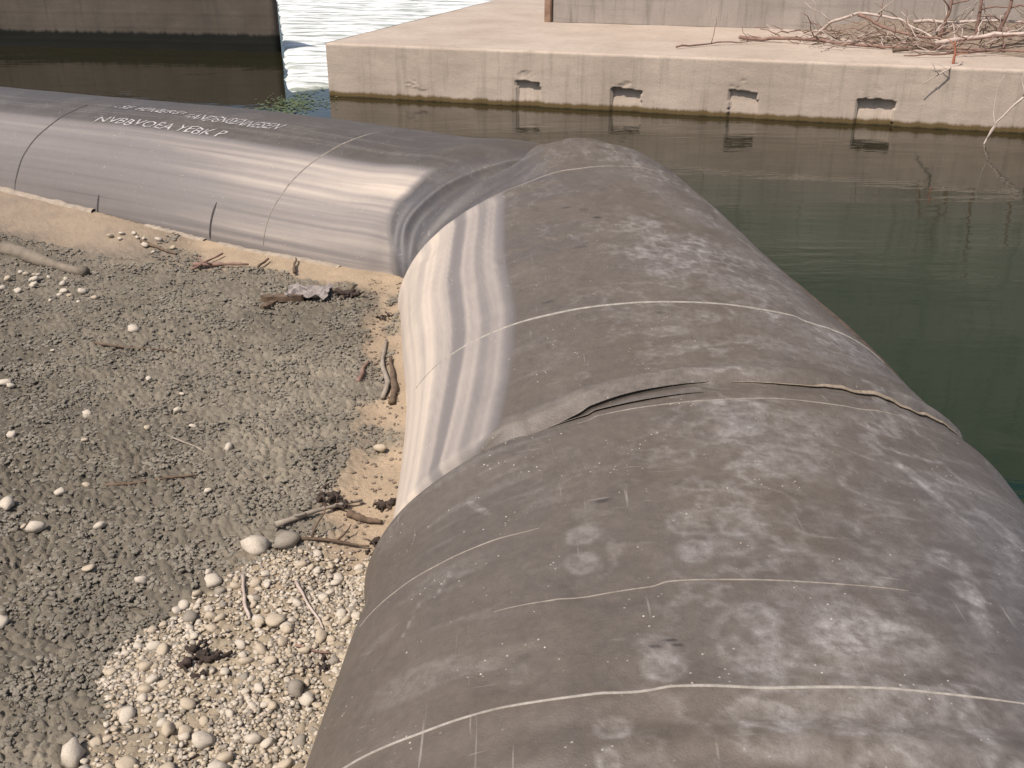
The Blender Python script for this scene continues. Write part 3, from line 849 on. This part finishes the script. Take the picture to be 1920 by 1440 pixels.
# white writing on the side sleeve
def writing(name, text, ka, kb, th0, hgt, seed, width):
    cu = bpy.data.curves.new(name, 'FONT'); cu.body = text; cu.size = 1.0; cu.resolution_u = 2
    tmp = bpy.data.objects.new(name, cu); link(tmp)
    dg = bpy.context.evaluated_depsgraph_get()
    me0 = bpy.data.meshes.new_from_object(tmp.evaluated_get(dg))
    bpy.data.objects.remove(tmp)
    bm = bmesh.new(); bm.from_mesh(me0)
    bmesh.ops.triangulate(bm, faces=list(bm.faces))
    xs = [v_.co.x for v_ in bm.verts]; x0, x1 = min(xs), max(xs)
    ys = [v_.co.y for v_ in bm.verts]; y1 = max(ys)
    kk = []; tt = []
    for v_ in bm.verts:
        f = (v_.co.x - x0) / (x1 - x0)
        jx = 0.012 * (vnoise(np.array(v_.co.x * 3), np.array(v_.co.y * 2 + seed)) - .5)
        jy = 0.42 * (vnoise(np.array(v_.co.x * 2.2 + seed), np.array(1.7)) - .5)
        kk.append(ka + (kb - ka) * f + float(jx)); tt.append(th0 + hgt * (v_.co.y / y1 + float(jy)))
    pts = surf_pt('A', np.array(kk), np.array(tt), 0.004)
    for v_, p in zip(bm.verts, pts): v_.co = p.tolist()
    me = bpy.data.meshes.new(name); bm.to_mesh(me); bm.free(); me.materials.append(CHALK)
    o = link(bpy.data.objects.new(name, me)); set_parent(o, side_s)
    o['kind'] = 'stuff'            # letters too small and worn to pick apart
    return o

writing('lettering', 'NVBBVOEA YEBK P', 3.95, 2.56, math.radians(-26.8), math.radians(5.6), 1, 1.2)
writing('lettering', '- SIF  HENBERG=', 4.05, 3.28, math.radians(-11.0), math.radians(5.0), 5, 1.0)
writing('lettering', '=ANDENSENNESEN', 3.22, 2.24, math.radians(-14.5), math.radians(6.5), 9, 1.0)

# ------------------------------------------------------------------ stones, silt crumbs and driftwood on the dry side
def rock_mesh(name, seed, sub=2, mat=None):
    bm = bmesh.new(); bmesh.ops.create_icosphere(bm, subdivisions=sub, radius=1)
    r = random.Random(seed); ax = (1.0, r.uniform(0.62, 0.9), r.uniform(0.45, 0.68)); off = Vector((seed * 3.7, seed * 1.3, 0))
    for v in bm.verts:
        d = 1 + 0.42 * mnoise.noise(v.co * 1.2 + off) + 0.13 * mnoise.noise(v.co * 2.9 + off)
        v.co = Vector((v.co.x * ax[0] * d, v.co.y * ax[1] * d, v.co.z * ax[2] * d))
    me = bpy.data.meshes.new(name); bm.to_mesh(me); bm.free()
    me.polygons.foreach_set('use_smooth', [True] * len(me.polygons)); me.materials.append(mat)
    return me
ROCKS = {j: [rock_mesh('pebble', 10 * j + i, 2, PEB[j]) for i in range(6)] for j in range(3)}
def stone(name, x, y, r, j=0, sink=0.3, rot=None, seed=0):
    o = link(bpy.data.objects.new(name, ROCKS[j][seed % 6]))
    o.scale = (r, r, r)
    o.rotation_euler = (random.uniform(-.4, .4), random.uniform(-.4, .4), random.uniform(0, 6.3) if rot is None else rot)
    o.location = (x, y, gz(x, y) + r * 0.55 * (1 - sink) + 0.004)
    return o

# single stones that stand out
SINGLE = [
    (-0.975, 3.16, 0.052, 0, 'largest pale round stone, beside a grey stone at the gravel edge'),
    (-0.855, 3.19, 0.050, 2, 'dark grey rounded stone touching the largest pale stone'),
    (-1.08, 2.95, 0.032, 0, 'upright pale pebble at the upper tip of the gravel patch'),
    (-1.262, 2.13, 0.045, 0, 'large pale stone at the lower left end of the gravel'),
    (-1.20, 2.02, 0.050, 0, 'biggest pale stone at the bottom edge of the gravel'),
    (-0.905, 2.19, 0.036, 0, 'plump pale pebble in the middle of the lower gravel'),
    (-0.83, 2.08, 0.035, 0, 'pale flat pebble nearest the bottom edge by the dam'),
    (-1.86, 3.28, 0.036, 0, 'lone pale stone on grey mud left of the gravel tip'),
    (-1.62, 3.30, 0.024, 0, 'small lone pale pebble on mud between larger stones'),
    (-2.05, 3.45, 0.042, 0, 'pale stone half sunk in grey mud at the left edge'),
    (-2.60, 4.62, 0.036, 0, 'white stone alone on mud in the left middle distance'),
    (-2.18, 5.33, 0.040, 0, 'flat cream stone lying alone on the upper mud flat'),
    (-2.05, 4.28, 0.024, 0, 'tiny white pebble alone in the centre of the mud'),
    (-1.28, 3.95, 0.026, 0, 'small white pebble on mud nearest the silted hollow'),
    (-3.32, 5.05, 0.030, 0, 'small white stone on the mud near the left frame edge'),
    (-0.60, 3.98, 0.035, 1, 'tan angular stone wedged at the foot of the dam'),
]
for i, (x, y, r, j, lab) in enumerate(SINGLE):
    tag(stone('stone', x, y, r, j, 0.3, None, i), lab, 'stone')

def in_gravel(x, y):
    b, g, si, sm, d1, d2 = ground_fields(np.array([[x]]), np.array([[y]]))
    return float(g[0, 0]), float(d1[0, 0])
rr = random.Random(4)
cnt = 0
while cnt < 290:
    y = rr.uniform(1.75, 3.25); x = rr.uniform(-1.7, contact_x(y) - 0.02)
    g, d1_ = in_gravel(x, y)
    if g < 0.5 or d1_ < 0.03: continue
    r = rr.choice([.010, .012, .014, .015, .017, .019, .023, .027])
    j = rr.choice([0, 0, 0, 1, 1, 1, 2])
    o = stone('pebble', x, y, r * rr.choice([.8, 1, 1, 1.25]), j, rr.uniform(.3, .9), None, cnt)
    lab = '%s %s pebble in the %s of the gravel patch %s' % (
        'small' if r < .0145 else ('medium' if r < .02 else 'large'), ['pale cream', 'tan', 'dark grey'][j],
        'lower end' if y < 2.2 else ('middle' if y < 2.7 else 'upper tip'), 'close to the dam' if d1_ < .3 else 'toward the mud')
    tag(o, lab, 'pebble', 'pebbles of the gravel patch')
    cnt += 1
# pale pebbles scattered on the mud and beside the plank
cnt = 0
while cnt < 60:
    if cnt < 26:
        t = rr.random(); x = -3.62 + 0.95 * t + rr.gauss(0, .06); y = 6.60 - 0.62 * t + rr.gauss(0, .09) - 0.12
        lab, grp = 'pale pebble in the strewn line beside the half-buried log', 'pebbles beside the log'
    elif cnt < 36:
        t = rr.random(); x = -3.05 + 0.6 * t + rr.gauss(0, .05); y = 7.25 - 0.35 * t + rr.gauss(0, .06)
        lab, grp = 'pale pebble in the small heap near the side sleeve', 'pebbles near the side sleeve'
    else:
        y = rr.uniform(2.6, 6.0); x = -y * rr.uniform(0.3, 0.68)
        lab, grp = 'small pale pebble scattered on the open grey mud', 'pebbles on the mud'
        if in_gravel(x, y)[0] > 0.2: continue
    o = stone('pebble', x, y, rr.uniform(.012, .026) * (1.3 if cnt < 36 else 1), rr.choice([0, 0, 1]), 0.35, None, cnt)
    tag(o, lab, 'pebble', grp); cnt += 1

def scatter(name, n, meshes, sampler, mat, label_kind='stuff', smooth=True):
    """many small lumps joined into one mesh"""
    base = []
    for me in meshes:
        co = np.empty(len(me.vertices) * 3); me.vertices.foreach_get('co', co); co = co.reshape(-1, 3)
        fa = np.array([p.vertices[:] for p in me.polygons]); base.append((co, fa))
    VV_, FF_ = [], []; ofs = 0
    for i in range(n):
        x, y, z, r = sampler(i)
        co, fa = base[i % len(base)]
        a = RNG.uniform(0, 6.28); ca, sa = math.cos(a), math.sin(a)
        c = co * r * np.array([1, RNG.uniform(.7, 1.1), RNG.uniform(.6, 1.1)])
        c = np.stack([c[:, 0] * ca - c[:, 1] * sa + x, c[:, 0] * sa + c[:, 1] * ca + y, c[:, 2] + z], -1)
        VV_.append(c); FF_.append(fa + ofs); ofs += len(c)
    o = fast_mesh(name, np.concatenate(VV_), np.concatenate(FF_), mat, smooth)
    o['kind'] = label_kind
    return o
SM = {j: [rock_mesh('small', 100 + 10 * j + i, 1, PEB[j]) for i in range(5)] for j in range(3)}
_px = [None, None]
def pool(n, ylo, yhi, xf, cond):
    X = np.empty(0); Y = np.empty(0)
    while len(X) < n:
        y = RNG.uniform(ylo, yhi, 20000); x = xf(y)
        _px[0], _px[1] = x, y
        b, g, si, sm, a, c = ground_fields(x[None], y[None])
        ok = cond(g[0], si[0], sm[0], a[0], c[0])
        X = np.concatenate([X, x[ok]]); Y = np.concatenate([Y, y[ok]])
    X, Y = X[:n], Y[:n]
    return X, Y, ground_fields(X[None], Y[None])[0][0]
def gpatch(g): return 0.25 + 0.75 * sstep(.42, .56, fbm(_px[0] * 4.5, _px[1] * 4.5 + 3, 3))
for j, n in ((0, 2400), (1, 4200), (2, 3000)):
    X, Y, Z = pool(n, 1.6, 3.3, lambda y: RNG.uniform(-1.6, -0.42, len(y)), lambda g, si, sm, a, c: (g > RNG.uniform(.15, .9, len(g))) & (a > 0.015) & (gpatch(g) > RNG.uniform(0, 1, len(g))))
    R_ = RNG.choice([.005, .007, .009, .012], n)
    scatter('gravel', n, SM[j], lambda i: (X[i], Y[i], Z[i] + R_[i] * .4, R_[i]), PEB[j])
    bpy.data.objects['gravel' if j == 0 else 'gravel.%03d' % j]['label'] = ['pale', 'tan', 'grey'][j] + ' fine gravel at the foot of the dam'
    bpy.data.objects['gravel' if j == 0 else 'gravel.%03d' % j]['category'] = 'gravel'
NC = 32000
X, Y, Z = pool(NC, 1.5, 7.6, lambda y: -y * RNG.uniform(0.1, 0.78, len(y)), lambda g, si, sm, a, c: (g < .5) & (si < .5) & (np.minimum(a, c) > 0.02) & (sm < .5) & (0.15 + sstep(.40, .58, fbm(_px[0] * 7, _px[1] * 7 + 2, 3)) > RNG.uniform(0, 1, len(g))))
R_ = RNG.choice([.005, .007, .009, .012, .016], NC, p=[.25, .28, .25, .15, .07]) * (0.80 + Y * 0.07)
cl = scatter('mud_crumbs', NC, SM[2], lambda i: (X[i], Y[i], Z[i] + R_[i] * .30, R_[i]), CLOD, smooth=False)
tag(cl, 'grey brown crumbs of dried mud covering the flat', 'mud')
X, Y, Z = pool(340, 3.0, 6.6, lambda y: contact_x(y) - RNG.uniform(0.01, 0.22, len(y)), lambda g, si, sm, a, c: (a > 0.0) & (c > 0.02))
R2 = RNG.uniform(.004, .014, 340)
cl2 = scatter('debris_crumbs', 340, SM[2], lambda i: (X[i], Y[i], Z[i] + R2[i] * .3, R2[i]), SOIL, smooth=False)
tag(cl2, 'dark bark crumbs and clods along the foot of the dam', 'debris')

def tube_mesh(name, paths, mat, parent=None, sides=7):
    """paths: list of (points, radii)"""
    V, F = [], []
    for pts, rad in paths:
        pts = [Vector(p) for p in pts]; o0 = len(V)
        for i, p in enumerate(pts):
            t = (pts[min(i + 1, len(pts) - 1)] - pts[max(i - 1, 0)]).normalized()
            a = t.cross(Vector((0, 0, 1)) if abs(t.z) < .9 else Vector((1, 0, 0))).normalized(); b = t.cross(a)
            r = rad[i] if hasattr(rad, '__len__') else rad
            for s_ in range(sides):
                w = 2 * math.pi * s_ / sides
                V.append(p + a * math.cos(w) * r + b * math.sin(w) * r)
        for i in range(len(pts) - 1):
            for s_ in range(sides):
                F.append((o0 + i * sides + s_, o0 + i * sides + (s_ + 1) % sides, o0 + (i + 1) * sides + (s_ + 1) % sides, o0 + (i + 1) * sides + s_))
        F.append(tuple(o0 + s_ for s_ in range(sides))[::-1]); F.append(tuple(o0 + (len(pts) - 1) * sides + s_ for s_ in range(sides)))
    return mesh_obj(name, V, F, mat, parent)
def wig(a, b, n=9, amp=0.03, sag=0.0, seed=0):
    a, b = Vector(a), Vector(b); r = random.Random(seed); ph = [r.uniform(0, 6.28) for _ in range(6)]
    L = (b - a).length; out = []
    for i in range(n):
        t = i / (n - 1); p = a.lerp(b, t); e = math.sin(math.pi * t)
        p += Vector((math.sin(5 * t + ph[0]) + .5 * math.sin(11 * t + ph[1]), math.sin(4 * t + ph[2]), .8 * math.sin(6 * t + ph[3]) + .4 * math.sin(13 * t + ph[4]))) * amp * L * min(1, e * 1.5 + .1)
        p.z += sag * e; out.append(p)
    return out
def taper(r0, r1, n=9): return [r0 + (r1 - r0) * i / (n - 1) for i in range(n)]

def ground_stick(name, a, b, r, mat, label, cat='stick', seed=0, lift=0.6, forks=0):
    za, zb = gz(*a), gz(*b)
    p = wig((a[0], a[1], za + r * lift), (b[0], b[1], zb + r * lift), 9, 0.025, 0, seed)
    for q in p: q.z = gz(q.x, q.y) + r * lift + 0.004
    rj = random.Random(seed + 99); o = tube_mesh(name, [(p, [q_ * rj.uniform(.7, 1.15) for q_ in taper(r * .8, r * .45)])], mat)
    rn = random.Random(seed)
    for f in range(forks):
        q = p[3 + 2 * f]; d = Vector((rn.uniform(-1, 1), rn.uniform(-1, 1), rn.uniform(.2, .6))).normalized() * rn.uniform(.06, .14)
        tw = tube_mesh('twig', [(wig(q, q + d, 5, .05, 0, f + seed), taper(r * .5, r * .2, 5))], mat, o)
    return tag(o, label, cat)
ground_stick('driftwood_stick', (-.655, 4.52), (-.715, 5.25), .020, DRIFT, 'pale grey driftwood stick lying along the foot of the dam', seed=1)
ground_stick('branch', (-.60, 4.45), (-.66, 5.0), .024, BARK, 'dark bark branch pressed between pale stick and the dam', 'branch', 2)
ground_stick('branch', (-.80, 4.68), (-.78, 4.95), .018, TWIG_RED, 'short red-brown branch left of the pale driftwood stick', 'branch', 3)
ground_stick('root', (-.93, 3.30), (-.62, 3.52), .016, DRIFT, 'bent pale root above the gravel at the foot of the dam', 'root', 4, 1.2, 1)
ground_stick('stick', (-.90, 3.22), (-.55, 3.20), .012, BARK, 'dark thin stick just below the bent pale root', 'stick', 5, 1.0, 2)
ground_stick('stick', (-.66, 3.42), (-.52, 3.36), .022, BARK, 'dark stubby stick end against the dam foot', 'stick', 6)
ground_stick('stick', (-2.18, 6.52), (-1.80, 6.50), .020, TWIG_RED, 'red-brown tapering stick lying on tan silt by the side sleeve', 'stick', 7, 1.0, 1)
ground_stick('stick', (-2.16, 6.40), (-2.04, 6.75), .014, TWIG_RED, 'short red twig crossing the tan silt upright', 'stick', 8, 1.5, 1)
ground_stick('stick', (-2.72, 7.05), (-2.38, 6.78), .020, BARK, 'dark slanting stick above the pebble heap near the side sleeve', 'stick', 9)
ground_stick('stick', (-1.72, 6.45), (-1.69, 6.62), .014, BARK, 'left of two short dark twigs stuck in the tan silt', 'stick', 10, 1.5)
ground_stick('stick', (-1.45, 6.33), (-1.50, 6.62), .015, BARK, 'right of two short dark twigs stuck in the tan silt', 'stick', 12, 1.5)
ground_stick('twig', (-2.35, 5.15), (-1.85, 5.03), .010, BARK, 'thin dark twig lying level on the open mud', 'twig', 13)
ground_stick('twig', (-1.72, 3.62), (-1.35, 3.70), .010, BARK, 'dark twig on the mud above the gravel tip', 'twig', 14)
ground_stick('twig', (-1.60, 4.08), (-1.36, 3.90), .007, DRIFT, 'thin curved pale twig on the mud beside a white pebble', 'twig', 15)
ground_stick('straw', (-.98, 2.98), (-.90, 2.74), .010, TWIG_PALE, 'bleached hooked straw at the top of the gravel patch', 'straw', 16, 1.2)
ground_stick('straw', (-.78, 2.95), (-.64, 2.70), .008, TWIG_PALE, 'bleached straight straw across the gravel near the dam', 'straw', 17, 1.5)
ground_stick('straw', (-.72, 2.62), (-.60, 2.60), .008, TWIG_RED, 'short orange-brown straw in the gravel near the dam', 'straw', 18, 1.5)

# half-buried plank at the left
def plank(name, a, b, w, h, mat, label, cat, tilt=0.0):
    a3 = Vector((a[0], a[1], gz(*a) + h * .35)); b3 = Vector((b[0], b[1], gz(*b) + h * .45)); t = (b3 - a3).normalized(); s_ = t.cross(Vector((0, 0, 1))).normalized(); up = s_.cross(t)
    n = 24; V = []
    for i in range(n):
        f = i / (n - 1); p = a3.lerp(b3, f)
        j = [0.012 * (mnoise.noise(Vector((f * 5, q * 3.1, 2))) ) for q in range(6)]
        ww = w * (1 - .15 * (f > .96)) * (1 - .25 * (f < .04))
        prof = [(-.5, -.5), (-.5, .32), (-.42, .5), (.42, .5), (.5, .32), (.5, -.5)]
        for (x_, y_), jj in zip(prof, j): V.append(p + s_ * (x_ * ww + jj) + up * (y_ * h + jj + x_ * tilt))
    F = []
    for i in range(n - 1):
        for q in range(6): F.append((i * 6 + q, i * 6 + (q + 1) % 6, (i + 1) * 6 + (q + 1) % 6, (i + 1) * 6 + q))
    F += [tuple(range(6))[::-1], tuple((n - 1) * 6 + q for q in range(6))]
    return tag(mesh_obj(name, V, F, mat, None, False), label, cat)
MUDLOG = simple('mud_coated_wood', (0.10, 0.082, 0.062), (0.22, 0.18, 0.138), 9, 0.95, 0.5, 0.006)
ground_stick('log', (-3.60, 6.80), (-2.84, 6.33), .075, MUDLOG, 'mud-coated half-buried log near the left edge of the mud flat', 'log', 31, 0.25)
plank('bark_piece', (-1.56, 5.83), (-1.30, 5.86), 0.085, 0.05, BARK, 'brown flat piece of bark on tan silt beside grey scrap', 'bark', .02)
plank('bark_chip', (-1.52, 5.68), (-1.47, 5.80), 0.035, 0.03, BARK, 'small bark chip jutting below the brown bark piece', 'bark')
# crumpled pale scrap beside the bark
def scrap(name, c, r, mat, label, cat, seed):
    n = 12; V = []; F = []
    for i in range(n):
        for j in range(n):
            x_, y_ = (i / (n - 1) - .5) * 2 * r[0], (j / (n - 1) - .5) * 2 * r[1]
            x_ *= 1 + .3 * mnoise.noise(Vector((j * .4, seed, 0))); y_ *= 1 + .3 * mnoise.noise(Vector((i * .4, seed, 5)))
            z_ = r[2] * (.6 + mnoise.noise(Vector((i * .45, j * .45, seed))) + .4 * mnoise.noise(Vector((i, j, seed))))
            V.append((c[0] + x_, c[1] + y_, gz(*c) + .012 + max(0, z_)))
    for i in range(n - 1):
        for j in range(n - 1): F.append((i * n + j, (i + 1) * n + j, (i + 1) * n + j + 1, i * n + j + 1))
    o = mesh_obj(name, V, F, mat, None, False)
    m = o.modifiers.new('thickness', 'SOLIDIFY'); m.thickness = 0.006
    return tag(o, label, cat)
scrap('crumpled_scrap', (-1.28, 5.92), (.13, .10, .05), simple('grey_scrap', (0.17, 0.145, 0.135), (0.29, 0.255, 0.235), 12, .9, .2, .003), 'crumpled grey scrap lying on tan silt beside bark piece', 'scrap', 3)
# dark tufts of root and leaf
def tuft(name, c, r, n, mat, label, cat, seed):
    rn = random.Random(seed); paths = []
    g0 = gz(*c)
    for i in range(n):
        a = rn.uniform(0, 6.28); l = r * rn.uniform(.5, 1.2); e = rn.uniform(.02, .5)
        b = Vector((c[0] + math.cos(a) * l * .7, c[1] + math.sin(a) * l * .7, g0 + l * e))
        sx, sy = rn.gauss(0, .4) * r, rn.gauss(0, .4) * r
        paths.append((wig((c[0] + sx, c[1] + sy, g0 + rn.uniform(-.01, .3 * r)), b + Vector((sx, sy, 0)), 5, .22, 0, seed + i), taper(r * rn.uniform(.08, .26), r * .06, 5)))
    return tag(tube_mesh(name, paths, mat, None, 5), label, cat)
DK = simple('dark_rotten_wood', (0.018, 0.012, 0.009), (0.06, 0.038, 0.026), 25, .9, .5, .004)
tuft('root_tuft', (-1.035, 5.95), .085, 14, DK, 'dark rotten root tuft on silt near the inner bend of the dam', 'root tuft', 1)
tuft('root_tuft', (-.765, 5.62), .045, 9, DK, 'small dark root tuft close to the inner bend of the dam', 'root tuft', 2)
tuft('root_tuft', (-.76, 3.53), .07, 14, DK, 'dark root tuft at the lower end of the silted hollow', 'root tuft', 3)
tuft('root_tuft', (-.53, 3.50), .06, 12, DK, 'dark root tuft touching the foot of the dam above the gravel', 'root tuft', 4)
tuft('root_tuft', (-.52, 3.22), .06, 12, DK, 'dark root tuft in the corner below the fold of the dam', 'root tuft', 5)
tuft('root_tuft', (-.615, 2.55), .05, 10, DK, 'dark root tuft in gravel beside the near sleeve', 'root tuft', 6)
tuft('root_tuft', (-1.02, 2.55), .075, 16, DK, 'black tuft standing in for a shadowed hole amid the gravel', 'root tuft', 7)  # dark tuft put in for the shadowed hole beside a stone
# curled lip of dried mud left along the foot of the side sleeve
def mud_lip(name, ka, kb, label, seed, h=.012):
    ks = np.linspace(ka, kb, 60); th = math.radians(-84)
    foot_ = surf_pt('A', ks, np.full(60, th)); V = []; F = []
    for i, p in enumerate(foot_):
        q = h * (.5 + 1.0 * float(vnoise(np.array(i * .35 + seed), np.array(2.2))))
        g0 = gz(p[0], p[1]); nx, ny = -.5, -.86
        for (o_, z_) in ((.055, -.02), (.035, q * .7), (.015, q), (-.03, q * .8), (-.08, -.02)): V.append((p[0] + nx * o_, p[1] + ny * o_, g0 + z_))
    for i in range(59):
        for j in range(4): F.append((i * 5 + j, (i + 1) * 5 + j, (i + 1) * 5 + j + 1, i * 5 + j + 1))
    return tag(mesh_obj(name, V, F, simple('pale_dry_silt' + str(seed), (0.20, 0.165, 0.128), (0.33, 0.275, 0.218), 15, .95, .4, .006)), label, 'mud')
mud_lip('dried_mud_lip', 0.75, 1.95, 'pale dried silt ridge along the side sleeve near the bend', 1)
mud_lip('dried_mud_lip', 2.10, 2.75, 'short pale dried silt ridge along the middle of the side sleeve', 2)
mud_lip('dried_mud_lip', 3.35, 5.6, 'lumpy dried mud ridge along the left end of the side sleeve', 3, .02)

# algae on the water at the corner of the footing
ra = random.Random(3); V = []; F = []
for i in range(700):
    cx, cy = -2.55 + ra.gauss(0, .17), 11.9 + ra.gauss(0, .42); r = ra.uniform(.006, .024); a0 = ra.uniform(0, 6.28); o0 = len(V)
    for q in range(6): V.append((cx + r * math.cos(a0 + q * 1.047) * ra.uniform(.6, 1.3), cy + 1.2 * r * math.sin(a0 + q * 1.047) * ra.uniform(.6, 1.3), WZ + .004 + i * 2e-5))
    F.append(tuple(range(o0, o0 + 6)))
al = mesh_obj('floating_algae', V, F, ALGAE)
tag(al, 'green floating algae on the water at the footing corner', 'algae', kind='stuff')

# ------------------------------------------------------------------ driftwood and brush on the footing
def on_top(u_, v_, h=0.0): return Vector(blk(np.array(float(u_)), np.array(float(v_)), np.array(TOP + h)).tolist())
def branch(label, pts, r, mat, twigs=4, seed=0, cat='branch', name='dead_branch', tl=(.15, .5)):
    """pts in footing coordinates (u, v, height above the slab)"""
    ctrl = [on_top(*p) for p in pts]; path = []
    for a, b in zip(ctrl[:-1], ctrl[1:]): path += wig(a, b, 7, .02, 0, seed + len(path))[:-1]
    path.append(ctrl[-1])
    o = tube_mesh(name, [(path, taper(r, r * .4, len(path)))], mat)
    rn = random.Random(seed)
    for i in range(twigs):
        q = path[rn.randrange(2, len(path) - 1)]; d = Vector((rn.uniform(-1, 1), rn.uniform(-.6, .6), rn.uniform(-.1, .9))).normalized() * rn.uniform(*tl)
        e = q + d; e.z = max(e.z, TOP + .01)
        tube_mesh('twig', [(wig(q, e, 6, .05, 0, seed * 7 + i), taper(r * .45, r * .15, 6))], mat, o, 5)
    return tag(o, label, cat)
branch('long thin red-brown branch lying level across the footing slab', [(4.7, 1.75, .03), (5.5, 1.55, .05), (6.5, 1.25, .03), (7.2, 1.05, .06), (8.6, .95, .10)], .022, TWIG_RED, 7, 21)
branch('pale arched dead branch standing above the brush on the footing', [(5.55, 2.0, .02), (5.75, 1.9, .22), (6.05, 1.8, .34), (6.5, 1.65, .30), (6.85, 1.5, .14), (7.05, 1.35, .02)], .022, TWIG_PALE, 6, 22)
branch('red-brown branch running from the arch toward the right', [(6.05, 1.78, .32), (6.45, 1.5, .18), (7.0, 1.3, .12), (8.4, 1.25, .22)], .020, TWIG_RED, 5, 23)
branch('bleached thick branch lying across the brush at right', [(6.9, 1.25, .08), (7.5, 1.35, .20), (8.3, 1.3, .22), (9.6, 1.2, .20)], .030, TWIG_PALE, 4, 24)
branch('bleached straight branch above the others against the pier wall', [(6.7, 2.2, .22), (7.6, 2.0, .28), (9.5, 1.9, .34)], .022, TWIG_PALE, 5, 25)
branch('red branch with a fork reaching toward the slab edge', [(7.4, 1.0, .06), (6.9, .75, .03), (6.55, .62, .02)], .016, TWIG_RED, 3, 26)
branch('thin pale twig crossing the slab left of the brush', [(4.1, .65, .02), (4.5, 1.15, .03), (5.0, 1.45, .03)], .012, TWIG_RED, 3, 27)
branch('dark broken branch stub at the front of the brush', [(6.45, 1.02, .02), (6.7, 1.08, .05), (6.95, 1.2, .07)], .022, BARK, 2, 28)
for i, (u_, v_, h, du, lab) in enumerate([(7.0, 1.9, .9, .05, 'leftmost tall red stem rising from the brush'), (7.42, 2.0, 1.2, -.05, 'second tall red stem from the left in the brush'), (7.62, 1.9, 1.3, .06, 'third tall red stem from the left in the brush'), (8.1, 1.8, 1.1, .02, 'rightmost tall red stem in the brush')]):
    branch(lab, [(u_, v_, -.01), (u_ + du, v_, h * .5), (u_ + du * 2.5, v_ + .05, h)], .024, TWIG_RED, 5, 40 + i, 'sapling', 'red_sapling', (.2, .5))
branch('red upright stick at the slab edge near the right frame edge', [(7.02, .28, -.01), (7.02, .27, .10), (7.0, .26, .22)], .016, simple('orange_red_stick', (.25, .08, .04), (.38, .15, .09), 20, .8, .2, .003), 2, 51, 'stick', 'red_stick', (.08, .16))
branch('pale twig hanging over the slab edge at right', [(7.1, .25, .02), (6.95, -.05, -.02), (6.72, -.10, -.16)], .010, TWIG_PALE, 2, 52, 'twig', 'hanging_twig', (.1, .2))
branch('long pale stick hanging down from the slab into the water', [(7.95, .10, .06), (7.75, -.28, -.12), (7.42, -.55, -.42), (7.32, -.66, -.66)], .016, TWIG_PALE, 2, 53, 'stick', 'hanging_stick', (.1, .25))
# tangle of fine twigs and litter behind
rn = random.Random(9); paths = []
for i in range(480):
    u_ = 5.2 + 5.0 * rn.random() ** .7; v_ = rn.uniform(1.0, 2.9); a = rn.uniform(0, 6.28); l = rn.uniform(.15, .7); h = abs(rn.gauss(0, .16)) * min(1, (u_ - 5) / 2)
    p = on_top(u_, v_, .01 + h * .3); q = on_top(u_ + math.cos(a) * l, v_ + math.sin(a) * l * .5, .01 + h + rn.uniform(-.04, .18) * min(1, (u_ - 5) / 2)); q.z = max(q.z, TOP + .008)
    paths.append((wig(p, q, 6, .06, 0, i), taper(rn.uniform(.005, .010), .003, 6)))
for j, mt in enumerate((TWIG_RED, TWIG_PALE, BARK)):
    o = tube_mesh('brush', paths[j::3], mt, None, 5)
    tag(o, ['tangle of fine red twigs', 'tangle of bleached fine twigs', 'tangle of fine dark twigs'][j] + ' lying on the footing by the pier wall', 'brush', kind='stuff')
# litter drifted against the wall
uu = np.linspace(5.0, 11.4, 160); vv = np.linspace(.5, 3.25, 60)
A, B = np.meshgrid(uu, vv, indexing='ij')
front = 2.7 - 1.3 * sstep(5.2, 7.2, A) - .75 * sstep(7.0, 8.4, A) + .35 * (fbm(A * 2.5, B * 0, 3) - .5)
h = .16 * sstep(0, .8, B - front) * sstep(5.0, 6.6, A) * (.55 + .9 * fbm(A * 5, B * 5, 4)) - .012 + .03 * (fbm(A * 16, B * 16, 2) - .5) * sstep(0, .3, B - front)
lit = grid_mesh('leaf_litter', blk(A, B, TOP + h), SOIL)
tag(lit, 'brown leaf litter drifted against the pier wall under the brush', 'litter', kind='stuff')
